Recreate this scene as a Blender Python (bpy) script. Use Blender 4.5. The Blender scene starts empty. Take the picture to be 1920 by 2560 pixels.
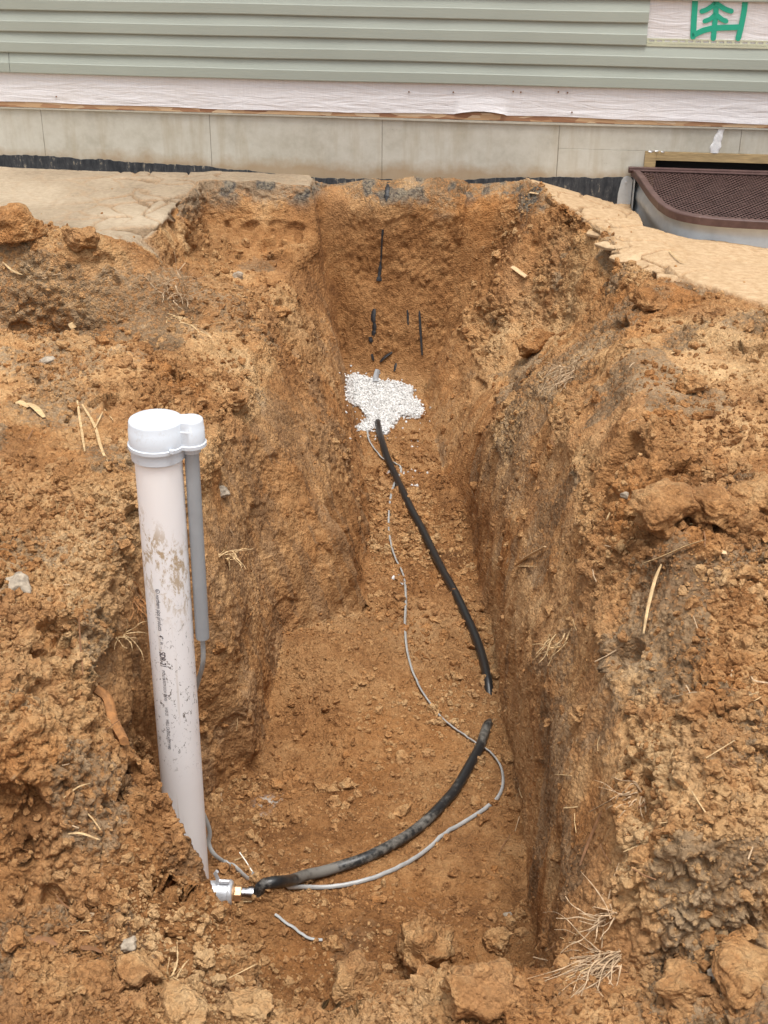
import bpy, bmesh, math, random, time
T0 = time.time()
def tick(n): print('TICK', n, round(time.time()-T0, 1))
import numpy as np
from math import radians, sin, cos, pi, tan
from mathutils import Vector, Matrix
random.seed(7); rng = np.random.default_rng(11)
scn = bpy.context.scene
COL = scn.collection

# ------------------------------------------------------------------ camera, sky, sun, exposure
F, PITCH, ROLL, CH = 3200.0, radians(27.3), radians(0.5), 1.545
cd = bpy.data.cameras.new('camera'); cam = bpy.data.objects.new('camera', cd); COL.objects.link(cam)
cd.sensor_fit = 'AUTO'; cd.sensor_width = 36; cd.lens = F/2560*36; cd.clip_end = 2000; cd.clip_start = .05
CM = Matrix.Rotation(pi/2-PITCH, 4, 'X') @ Matrix.Rotation(ROLL, 4, 'Z')
cam.matrix_world = Matrix.Translation((0, 0, CH)) @ CM
scn.camera = cam
w = bpy.data.worlds.new('World'); scn.world = w; w.use_nodes = True
SUN_EL, SUN_ROT = radians(75), radians(165)     # rotation: direction the light comes from
nt = w.node_tree; bg = nt.nodes['Background']
sky = nt.nodes.new('ShaderNodeTexSky'); sky.sky_type = 'NISHITA'; sky.sun_disc = False
sky.sun_elevation = SUN_EL; sky.sun_rotation = SUN_ROT; sky.air_density = 1.0; sky.dust_density = 5.0; sky.ozone_density = 1.0
hs = nt.nodes.new('ShaderNodeHueSaturation'); hs.inputs['Saturation'].default_value = .22
nt.links.new(sky.outputs[0], hs.inputs['Color']); nt.links.new(hs.outputs[0], bg.inputs['Color'])
bg.inputs['Strength'].default_value = .15
ld = bpy.data.lights.new('sun', 'SUN'); ld.energy = 1.35; ld.angle = radians(22); ld.color = (1, .955, .89)
sun = bpy.data.objects.new('sun', ld); COL.objects.link(sun)
sd = Vector((sin(SUN_ROT)*cos(SUN_EL), cos(SUN_ROT)*cos(SUN_EL), sin(SUN_EL)))
sun.rotation_euler = sd.to_track_quat('Z', 'Y').to_euler()
vs = scn.view_settings; vs.view_transform = 'Standard'; vs.look = 'None'; vs.gamma = 1; vs.exposure = 0.62
scn.cycles.use_denoising = True; scn.cycles.max_bounces = 5; scn.cycles.diffuse_bounces = 3
CMn = np.array(CM.to_3x3())

def ray(u, v):
    return CMn @ np.array([(u-960)/F, (1280-v)/F, -1.])
def atZ(u, v, z):
    d = ray(u, v); return np.array([0, 0, CH]) + d*((z-CH)/d[2])
def atY(u, v, Y):
    d = ray(u, v); return np.array([0, 0, CH]) + d*(Y/d[1])

# ------------------------------------------------------------------ noise (vectorised)
def _hash(ix, iy, iz, s=0):
    M = np.uint32
    h = ix.astype(np.int64).astype(M)*M(374761393) + iy.astype(np.int64).astype(M)*M(668265263) + iz.astype(np.int64).astype(M)*M(2147483647 & 0x5bd1e995) + M(s*974711+13)
    h ^= h >> M(13); h *= M(1274126177); h ^= h >> M(16); h *= M(2246822519); h ^= h >> M(15)
    return h
def h01(ix, iy, iz, s=0):
    return _hash(ix, iy, iz, s).astype(np.float32)*np.float32(1/4294967295.)
def vnoise(p, s=0):                      # smooth value noise in -1..1
    i = np.floor(p); f = (p-i).astype(np.float32); i = i.astype(np.int32)
    f = f*f*f*(f*(f*6-15)+10); out = 0
    for dx in (0, 1):
        wx = f[..., 0] if dx else 1-f[..., 0]
        for dy in (0, 1):
            wy = f[..., 1] if dy else 1-f[..., 1]
            for dz in (0, 1):
                wz = f[..., 2] if dz else 1-f[..., 2]
                out = out + wx*wy*wz*h01(i[..., 0]+dx, i[..., 1]+dy, i[..., 2]+dz, s)
    return out*2-1
def fbm(p, octv=4, s=0, gain=.5, lac=2.03):
    a, t, out = 1., 0., 0
    for k in range(octv):
        out = out + a*vnoise(p, s+k); t += a; a *= gain; p = p*lac+7.3
    return out/t*1.6
def worley(p, s=0):                      # F1, F2 and an id per cell
    i = np.floor(p).astype(np.int32); f1 = np.full(p.shape[:-1], 9., np.float32); f2 = f1.copy(); cid = f1*0
    for dx in (-1, 0, 1):
        for dy in (-1, 0, 1):
            for dz in (-1, 0, 1):
                a, b, c = i[..., 0]+dx, i[..., 1]+dy, i[..., 2]+dz
                hh = _hash(a, b, c, s)
                qx = a+(hh & np.uint32(1023)).astype(np.float32)/1023
                qy = b+((hh >> np.uint32(10)) & np.uint32(1023)).astype(np.float32)/1023
                qz = c+((hh >> np.uint32(20)) & np.uint32(1023)).astype(np.float32)/1023
                d = (qx-p[..., 0])**2+(qy-p[..., 1])**2+(qz-p[..., 2])**2
                m = d < f1
                f2 = np.where(m, f1, np.minimum(f2, d)); cid = np.where(m, (hh >> np.uint32(7) & np.uint32(255)).astype(np.float32)/255, cid); f1 = np.where(m, d, f1)
    return np.sqrt(f1), np.sqrt(f2), cid
def sstep(a, b, x):
    t = np.clip((x-a)/(b-a), 0, 1); return t*t*(3-2*t)

# ------------------------------------------------------------------ object helpers
def tag(o, label=None, cat=None, group=None, kind=None):
    if label: o['label'] = label
    if cat: o['category'] = cat
    if group: o['group'] = group
    if kind: o['kind'] = kind
    return o
def empty(name, loc, label, cat, group=None):
    o = bpy.data.objects.new(name, None); o.empty_display_size = .05; COL.objects.link(o); o.location = loc
    bpy.context.view_layer.update()
    return tag(o, label, cat, group)
class MB:
    def __init__(s): s.v = []; s.f = []
    def add(s, verts, faces):
        b = len(s.v); s.v += [tuple(map(float, q)) for q in verts]; s.f += [tuple(i+b for i in q) for q in faces]
    def box(s, x0, y0, z0, x1, y1, z1, fr=None):
        c = [(x, y, z) for z in (z0, z1) for y in (y0, y1) for x in (x0, x1)]
        if fr: c = [fr(*q) for q in c]
        s.add(c, [(0, 2, 3, 1), (4, 5, 7, 6), (0, 1, 5, 4), (2, 6, 7, 3), (0, 4, 6, 2), (1, 3, 7, 5)])
    def loft(s, rings, closed=True, cap=True):
        n = len(rings[0]); vv = [q for r in rings for q in r]; ff = []
        for k in range(len(rings)-1):
            for j in range(n if closed else n-1):
                j2 = (j+1) % n
                ff.append((k*n+j, k*n+j2, (k+1)*n+j2, (k+1)*n+j))
        if cap and closed:
            ff.append(tuple(range(n-1, -1, -1))); ff.append(tuple((len(rings)-1)*n+j for j in range(n)))
        s.add(vv, ff)
    def tube(s, pts, r, n=10, flat=1.0, cap=True):
        pts = [Vector(q) for q in pts]; rr = r if hasattr(r, '__len__') else [r]*len(pts)
        up = Vector((0, 0, 1)); rings = []
        for k, q in enumerate(pts):
            t = (pts[min(k+1, len(pts)-1)]-pts[max(k-1, 0)]).normalized()
            if k == 0:
                a = t.cross(up) if abs(t.z) < .95 else t.cross(Vector((0, 1, 0)))
            else: a = pa-t*pa.dot(t)
            a.normalize(); pa = a; b = a.cross(t)
            rings.append([q+(a*cos(2*pi*j/n)+b*sin(2*pi*j/n)*flat)*rr[k] for j in range(n)])
        s.loft(rings, True, cap)
    def build(s, name, m, parent=None, smooth=False, bevel=0):
        me = bpy.data.meshes.new(name); me.from_pydata(s.v, [], s.f); me.validate(); me.materials.append(m)
        bm = bmesh.new(); bm.from_mesh(me); bmesh.ops.recalc_face_normals(bm, faces=bm.faces); bm.to_mesh(me); bm.free()
        o = bpy.data.objects.new(name, me); COL.objects.link(o)
        if parent:
            o.parent = parent; o.matrix_parent_inverse = parent.matrix_world.inverted()
        if smooth:
            for p in me.polygons: p.use_smooth = True
            try:
                me.set_sharp_from_angle(angle=radians(smooth if smooth > 1 else 35))
            except Exception: pass
        if bevel:
            md = o.modifiers.new('b', 'BEVEL'); md.width = bevel; md.segments = 2; md.limit_method = 'ANGLE'; md.angle_limit = radians(40)
        return o
def catmull(pts, n=8):
    P = [np.array(p, float) for p in pts]; P = [2*P[0]-P[1]]+P+[2*P[-1]-P[-2]]; out = []
    for k in range(1, len(P)-2):
        a, b, c, d = P[k-1:k+3]
        for j in range(n):
            t = j/n
            out.append(.5*((2*b)+(-a+c)*t+(2*a-5*b+4*c-d)*t*t+(-a+3*b-3*c+d)*t**3))
    out.append(P[-2]); return out

# ------------------------------------------------------------------ materials
def mat(name, col=(.5, .5, .5), rough=.6, metal=0, spec=.5):
    m = bpy.data.materials.new(name); m.use_nodes = True; b = m.node_tree.nodes['Principled BSDF']
    b.inputs['Base Color'].default_value = (*col, 1); b.inputs['Roughness'].default_value = rough
    b.inputs['Metallic'].default_value = metal; b.inputs['Specular IOR Level'].default_value = spec
    return m
class G:
    def __init__(s, m): s.m = m; s.t = m.node_tree; s.b = s.t.nodes['Principled BSDF']; s.n = s.t.nodes; s._c = None
    def new(s, ty, **kw):
        n = s.n.new(ty)
        for k, v in kw.items(): setattr(n, k, v)
        return n
    def L(s, a, b): s.t.links.new(a, b)
    def pos(s):
        if not s._c: s._c = s.new('ShaderNodeNewGeometry').outputs['Position']
        return s._c
    def mp(s, scale=(1, 1, 1), rot=(0, 0, 0), src=None):
        n = s.new('ShaderNodeMapping'); n.inputs['Scale'].default_value = scale; n.inputs['Rotation'].default_value = rot
        s.L(src or s.pos(), n.inputs['Vector']); return n.outputs[0]
    def noise(s, scale, det=4, rough=.55, vec=None, dist=0):
        n = s.new('ShaderNodeTexNoise'); n.inputs['Scale'].default_value = scale; n.inputs['Detail'].default_value = det
        n.inputs['Roughness'].default_value = rough; n.inputs['Distortion'].default_value = dist
        s.L(vec or s.pos(), n.inputs['Vector']); return n.outputs['Fac']
    def voro(s, scale, feat='F1', vec=None, out='Distance', rnd=1):
        n = s.new('ShaderNodeTexVoronoi', feature=feat); n.inputs['Scale'].default_value = scale; n.inputs['Randomness'].default_value = rnd
        s.L(vec or s.pos(), n.inputs['Vector']); return n.outputs[out]
    def ramp(s, fac, stops):
        n = s.new('ShaderNodeValToRGB'); e = n.color_ramp.elements
        while len(e) < len(stops): e.new(.5)
        for k, (p, c) in enumerate(stops):
            e[k].position = p; e[k].color = (c, c, c, 1) if not hasattr(c, '__len__') else (*c, 1)
        s.L(fac, n.inputs[0]); return n.outputs[0]
    def mix(s, fac, a, b, mode='MIX'):
        n = s.new('ShaderNodeMix', data_type='RGBA', blend_type=mode)
        for inp, v in ((n.inputs[0], fac), (n.inputs[6], a), (n.inputs[7], b)):
            if hasattr(v, 'links'): s.L(v, inp)
            elif hasattr(v, '__len__'): inp.default_value = (*v, 1)
            else: inp.default_value = v if inp.type == 'VALUE' else (v, v, v, 1)
        return n.outputs[2]
    def math(s, op, a, b=None, clamp=False):
        n = s.new('ShaderNodeMath', operation=op, use_clamp=clamp)
        for i, v in enumerate((a, b)):
            if v is None: continue
            if hasattr(v, 'links'): s.L(v, n.inputs[i])
            else: n.inputs[i].default_value = v
        return n.outputs[0]
    def bump(s, h, dist=.01, strength=1, prev=None):
        n = s.new('ShaderNodeBump'); n.inputs['Distance'].default_value = dist; n.inputs['Strength'].default_value = strength
        s.L(h, n.inputs['Height'])
        if prev: s.L(prev, n.inputs['Normal'])
        return n.outputs[0]
    def out(s, col=None, nrm=None, rough=None):
        if col: s.L(col, s.b.inputs['Base Color'])
        if nrm: s.L(nrm, s.b.inputs['Normal'])
        if rough: s.L(rough, s.b.inputs['Roughness'])
        return s.m

def soil_material(name, attr=True):
    g = G(mat(name, rough=.95, spec=.25))
    fine = g.noise(34, 5, .65)
    if attr:
        a3 = g.new('ShaderNodeVertexColor', layer_name='zone3'); s3 = g.new('ShaderNodeSeparateColor'); g.L(a3.outputs[0], s3.inputs[0]); big, med, hue = s3.outputs
    else: big = g.noise(1.7, 4, .6); med = g.noise(7, 5, .62); hue = g.noise(4.3, 3, .6)
    v = g.math('ADD', g.math('MULTIPLY', big, .45), g.math('ADD', g.math('MULTIPLY', med, .40), g.math('MULTIPLY', fine, .25)))
    c = g.ramp(v, [(.39, (.160, .072, .026)), (.46, (.285, .132, .047)), (.53, (.395, .200, .078)), (.60, (.495, .288, .128)), (.69, (.575, .375, .19))])
    c = g.mix(g.ramp(hue, [(.50, 0), (.68, .55)]), c, (.40, .22, .10))
    c = g.mix(g.ramp(hue, [(.30, .5), (.44, 0)]), c, (.45, .19, .055))
    crumb = g.voro(95, out='Color'); cr = g.new('ShaderNodeSeparateColor'); g.L(crumb, cr.inputs[0])
    c = g.mix(.4, c, g.ramp(cr.outputs[0], [(0, .62), (.5, 1.0), (1, 1.38)]), 'MULTIPLY')
    if attr:
        a = g.new('ShaderNodeVertexColor', layer_name='zone'); sp = g.new('ShaderNodeSeparateColor'); g.L(a.outputs[0], sp.inputs[0])
        sand, grey, olive = sp.outputs
        gy = g.ramp(g.math('ADD', g.math('MULTIPLY', med, .5), g.math('MULTIPLY', fine, .5)), [(.38, (.12, .080, .046)), (.5, (.235, .158, .090)), (.62, (.36, .255, .155))])
        gm = g.new('ShaderNodeMapRange'); gm.inputs[1].default_value = .30; gm.inputs[2].default_value = .62
        g.L(g.math('ADD', grey, g.math('MULTIPLY', g.math('SUBTRACT', g.math('ADD', g.math('MULTIPLY', fine, .6), g.math('MULTIPLY', cr.outputs[1], .25)), .42), 1.5)), gm.inputs[0])
        c = g.mix(g.math('MULTIPLY', gm.outputs[0], g.ramp(grey, [(.02, 0), (.2, .85)])), c, gy)
        sc = g.ramp(g.math('ADD', g.math('MULTIPLY', big, .6), g.math('MULTIPLY', fine, .4)), [(.38, (.26, .20, .135)), (.50, (.345, .27, .185)), (.62, (.43, .345, .245))])
        a2 = g.new('ShaderNodeVertexColor', layer_name='zone2'); sp2 = g.new('ShaderNodeSeparateColor'); g.L(a2.outputs[0], sp2.inputs[0])
        scw = g.mix(sp2.outputs[0], sc, g.ramp(fine, [(.35, (.41, .27, .145)), (.65, (.54, .385, .235))]))
        c = g.mix(sand, c, scw)
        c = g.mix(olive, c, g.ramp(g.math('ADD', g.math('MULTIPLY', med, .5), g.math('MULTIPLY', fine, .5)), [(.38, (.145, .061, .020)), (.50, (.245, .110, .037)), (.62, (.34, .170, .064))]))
        c = g.mix(sp2.outputs[1], c, g.ramp(g.noise(60, 4, .6), [(.40, (.045, .048, .052)), (.6, (.22, .19, .14))]))
        c = g.mix(sp2.outputs[2], c, g.ramp(fine, [(.35, (.50, .44, .36)), (.65, (.62, .58, .52))]))
        soft = g.math('MULTIPLY', g.math('SUBTRACT', 1.0, g.math('MULTIPLY', sand, .75)), g.math('SUBTRACT', 1.0, g.math('MULTIPLY', a.outputs[1], .72)))
        streaks = g.math('MULTIPLY', g.noise(26, 5, .65, g.mp((2.2, 1.0, .10), (0, 0, .5))), g.math('MULTIPLY', a.outputs[1], 1.6))
    else: soft = None
    h = g.math('ADD', g.math('MULTIPLY', g.noise(150, 5, .7), .8), g.math('MULTIPLY', g.voro(110), -.8))
    h = g.math('ADD', h, g.math('MULTIPLY', fine, 1.6))
    if soft: h = g.math('ADD', g.math('MULTIPLY', h, soft), streaks)
    return g.out(c, g.bump(h, .0115, .95))
M_SOIL = soil_material('soil'); M_CLOD = soil_material('clod_soil', False)

def simple(name, col, rough=.6, metal=0, var=.2, scale=30, bump=.001, spec=.5, stretch=(1, 1, 1)):
    g = G(mat(name, col, rough, metal, spec)); v = g.mp(stretch)
    n = g.noise(scale, 4, .6, v)
    c = g.mix(1, col, g.ramp(n, [(.3, 1-var), (.7, 1+var)]), 'MULTIPLY')
    return g.out(c, g.bump(g.noise(scale*3, 4, .6, v), bump, .6))
M = {}
M['straw'] = simple('straw', (.50, .34, .17), .7, var=.35, scale=60)
M['bark'] = simple('root_bark', (.33, .15, .05), .8, var=.4, scale=50, bump=.003)
M['root'] = simple('pale_root', (.47, .33, .20), .8, var=.3, scale=60)
M['brownroot'] = simple('brown_root', (.20, .095, .04), .8, var=.3, scale=60)
M['wood'] = simple('chip_wood', (.58, .40, .22), .7, var=.2, scale=40, stretch=(1, 1, 5))
M['stone'] = simple('grey_stone', (.34, .28, .21), .85, var=.4, scale=60, bump=.004)
M['gravel'] = simple('white_gravel', (.64, .635, .62), .75, var=.32, scale=90, bump=.002)
M['cond'] = simple('grey_conduit_plastic', (.33, .345, .36), .4, var=.05, scale=20, bump=.0002)
M['cable'] = simple('grey_cable_jacket', (.34, .34, .33), .35, var=.15, scale=40, bump=.0003)
M['black'] = simple('black_strip_tone', (.018, .018, .02), .5, var=.4, scale=60, bump=.002)  # near-black tone of the strips along the far face
M['chrome'] = mat('polished_metal', (.62, .62, .63), .22, 1)
M['cast'] = simple('cast_metal', (.66, .69, .73), .34, .45, var=.15, scale=80, bump=.0012)
M['brass'] = simple('brass', (.55, .34, .18), .4, .6, var=.15, scale=60, bump=.0004)
M['tie'] = mat('cable_tie_plastic', (.78, .76, .68), .4)
M['hole'] = mat('painted_interior_dark', (.012, .012, .013), .9)
M['steel'] = simple('galvanised_steel', (.50, .53, .55), .42, .25, var=.12, scale=14, bump=.0006)
M['ink'] = mat('print_ink', (.05, .04, .05), .6)
M['green'] = mat('green_print', (.012, .36, .23), .55)
M['hem'] = simple('vinyl_edge', (.50, .51, .38), .5, var=.06, scale=10, bump=.0002)
M['foam'] = simple('sealant_foam', (.72, .72, .72), .6, var=.1, scale=50, bump=.004)
M['gasket'] = simple('sill_gasket', (.52, .50, .42), .7, var=.1, scale=30)

def m_siding():
    g = G(mat('sage_vinyl_siding', rough=.5, spec=.4)); v = g.mp((2, 2, 90))
    n = g.noise(6, 5, .65, v, .6)
    c = g.mix(1, (.345, .378, .330), g.ramp(n, [(.3, .955), (.7, 1.045)]), 'MULTIPLY')
    c = g.mix(1, c, g.ramp(g.noise(1.3, 3), [(.3, .95), (.7, 1.05)]), 'MULTIPLY')
    return g.out(c, g.bump(n, .0016, .5))
M['siding'] = m_siding()
def m_wrap():
    g = G(mat('white_house_wrap', rough=.42, spec=.5)); g.b.inputs['Sheen Weight'].default_value = .1
    a = g.noise(9, 4, .7, g.mp((40, 40, 1.2))); b = g.noise(9, 4, .7, g.mp((1.2, 1.2, 60)))
    c = g.mix(1, (.70, .68, .688), g.ramp(a, [(.36, .93), (.56, 1.02)]), 'MULTIPLY')
    c = g.mix(.6, c, g.ramp(b, [(.34, .95), (.6, 1.02)]), 'MULTIPLY')
    c = g.mix(g.ramp(g.noise(4, 4, .6), [(.58, 0), (.8, .35)]), c, (.58, .52, .47))
    wv = g.noise(5, 4, .6, g.mp((1, 1, 7)), .8)
    return g.out(c, g.bump(wv, .014, .5))
M['wrap'] = m_wrap()
def m_conc():
    g = G(mat('poured_concrete', rough=.85, spec=.3))
    a = g.noise(2.2, 5, .65); b = g.noise(14, 6, .7); s = g.noise(5, 4, .6, g.mp((3, 3, .35)))
    c = g.ramp(g.math('ADD', g.math('MULTIPLY', a, .55), g.math('MULTIPLY', b, .45)), [(.36, (.42, .395, .325)), (.5, (.51, .49, .42)), (.64, (.57, .555, .49))])
    c = g.mix(g.ramp(s, [(.5, 0), (.72, .55)]), c, (.385, .33, .23))
    # soil splashed on the lowest decimetre, with a ragged upper edge
    z = g.new('ShaderNodeSeparateXYZ'); g.L(g.pos(), z.inputs[0])
    hz = g.math('ADD', z.outputs[2], g.math('MULTIPLY', g.math('SUBTRACT', g.noise(3, 5, .7), .5), .22))
    c = g.mix(g.ramp(hz, [(.02, .75), (.09, 0)]), c, (.33, .225, .12))
    pit = g.voro(70); pm = g.ramp(pit, [(.03, 1), (.10, 0)]); pk = g.ramp(g.noise(9, 2), [(.55, 0), (.6, 1)])
    pp = g.math('MULTIPLY', pm, pk)
    c = g.mix(pp, c, (.14, .12, .09))
    h = g.math('SUBTRACT', g.math('MULTIPLY', b, .5), pp)
    return g.out(c, g.bump(h, .003, .7))
M['conc'] = m_conc()
def m_tar():
    g = G(mat('black_damp_proofing', rough=.75, spec=.3))
    a = g.noise(50, 5, .7, g.mp((1.0, 1.0, .25))); b = g.noise(10, 5, .7)
    c = g.ramp(g.math('ADD', g.math('MULTIPLY', a, .6), g.math('MULTIPLY', b, .4)), [(.42, (.022, .026, .032)), (.56, (.055, .058, .064)), (.62, (.32, .28, .21))])
    return g.out(c, g.bump(a, .003, .8))
M['tar'] = m_tar()
def m_osb():
    g = G(mat('oriented_strand_board', rough=.8)); v = g.voro(11, out='Color', vec=g.mp((1, 1, 5), (0, .35, 0)))
    s = g.new('ShaderNodeSeparateColor'); g.L(v, s.inputs[0])
    return g.out(g.ramp(s.outputs[0], [(0, (.25, .115, .06)), (.35, (.42, .24, .13)), (.7, (.52, .34, .19)), (1, (.60, .45, .30))]), g.bump(s.outputs[1], .002))
M['osb'] = m_osb()
M['lumber'] = simple('treated_lumber', (.38, .27, .13), .75, var=.3, scale=12, bump=.003, stretch=(1, 1, 10))
def m_grate():
    g = G(mat('brown_painted_steel', rough=.5, spec=.4)); n = g.noise(12, 4, .7)
    c = g.ramp(n, [(.35, (.075, .040, .036)), (.6, (.115, .066, .058))])
    c = g.mix(g.ramp(g.noise(38, 5, .7), [(.62, 0), (.74, .5)]), c, (.33, .26, .21))
    return g.out(c, g.bump(n, .002, .3))
M['brown'] = m_grate()
def m_casing():
    g = G(mat('white_pvc_casing', rough=.36, spec=.5)); tc = g.new('ShaderNodeTexCoord').outputs['Object']
    base = g.mix(g.ramp(g.noise(5, 3, .5, tc), [(.4, 0), (.7, 1)]), (.86, .835, .83), (.90, .88, .875))
    z = g.new('ShaderNodeSeparateXYZ'); g.L(tc, z.inputs[0])
    # brown smear two hands below the cap, then faint streaks and dark specks lower down
    zz = g.math('ADD', z.outputs[2], g.math('MULTIPLY', z.outputs[0], .9))
    band = g.ramp(zz, [(.47, 0), (.54, 1), (.66, 1), (.74, 0)]) if False else None
    mm = g.new('ShaderNodeMapRange'); mm.inputs[1].default_value = -.14; mm.inputs[2].default_value = -.46; g.L(zz, mm.inputs[0])
    band = g.ramp(mm.outputs[0], [(.0, 0), (.25, 1), (.6, .8), (1, 0)])
    sm = g.ramp(g.noise(42, 8, .8, g.mp((1, 1, .45), src=tc), .4), [(.50, 0), (.56, .9)])
    c = g.mix(g.math('MULTIPLY', band, sm), base, (.40, .27, .13))
    sp = g.ramp(g.noise(75, 5, .8, g.mp((1, 1, .6), src=tc), .8), [(.585, 0), (.615, .92)])
    m2 = g.new('ShaderNodeMapRange'); m2.inputs[1].default_value = -.28; m2.inputs[2].default_value = -.60; g.L(z.outputs[2], m2.inputs[0])
    m3 = g.new('ShaderNodeMapRange'); m3.inputs[1].default_value = -.95; m3.inputs[2].default_value = -.80; g.L(z.outputs[2], m3.inputs[0])
    c = g.mix(g.math('MULTIPLY', sp, g.math('MULTIPLY', m2.outputs[0], m3.outputs[0])), c, (.07, .045, .03))
    st = g.ramp(g.noise(60, 3, .6, g.mp((1, 1, .03), src=tc)), [(.60, 0), (.72, .45)])
    c = g.mix(g.math('MULTIPLY', st, m2.outputs[0]), c, (.48, .38, .27))
    return g.out(c, None, g.ramp(sm, [(0, .36), (1, .8)]))
M['casing'] = m_casing()
def m_cap():
    g = G(mat('white_well_cap_plastic', (.6, .65, .72), .33)); n = g.noise(18, 5, .7)
    c = g.mix(g.ramp(g.noise(30, 6, .8), [(.54, 0), (.66, .35)]), (.61, .66, .72), (.42, .38, .34))
    return g.out(c)
M['cap'] = m_cap()
def m_hose():
    g = G(mat('black_poly_pipe', rough=.38, spec=.5)); n = g.math('ADD', g.math('MULTIPLY', g.noise(5, 3, .5), .6), g.math('MULTIPLY', g.noise(60, 5, .7), .4))
    z = g.new('ShaderNodeSeparateXYZ'); g.L(g.pos(), z.inputs[0]); mr = g.new('ShaderNodeMapRange'); mr.inputs[1].default_value = 3.9; mr.inputs[2].default_value = 3.4; g.L(z.outputs[1], mr.inputs[0])
    n = g.math('MULTIPLY', n, g.math('ADD', .80, g.math('MULTIPLY', mr.outputs[0], .25)))
    c = g.mix(g.ramp(n, [(.49, 0), (.60, .75)]), (.016, .017, .018), (.20, .185, .16))
    return g.out(c, g.bump(n, .001), g.ramp(n, [(.5, .35), (.65, .8)]))
M['hose'] = m_hose()

# ------------------------------------------------------------------ ground: one lofted sheet
YAW = radians(6.0); WO = np.array([0, 6.91, 0.]); WD = np.array([cos(YAW), -sin(YAW), 0]); WN = np.array([-sin(YAW), -cos(YAW), 0])
def W(u, o, h): return WO+WD*u+WN*o+np.array([0, 0, h])      # along wall, out from wall, height
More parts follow.
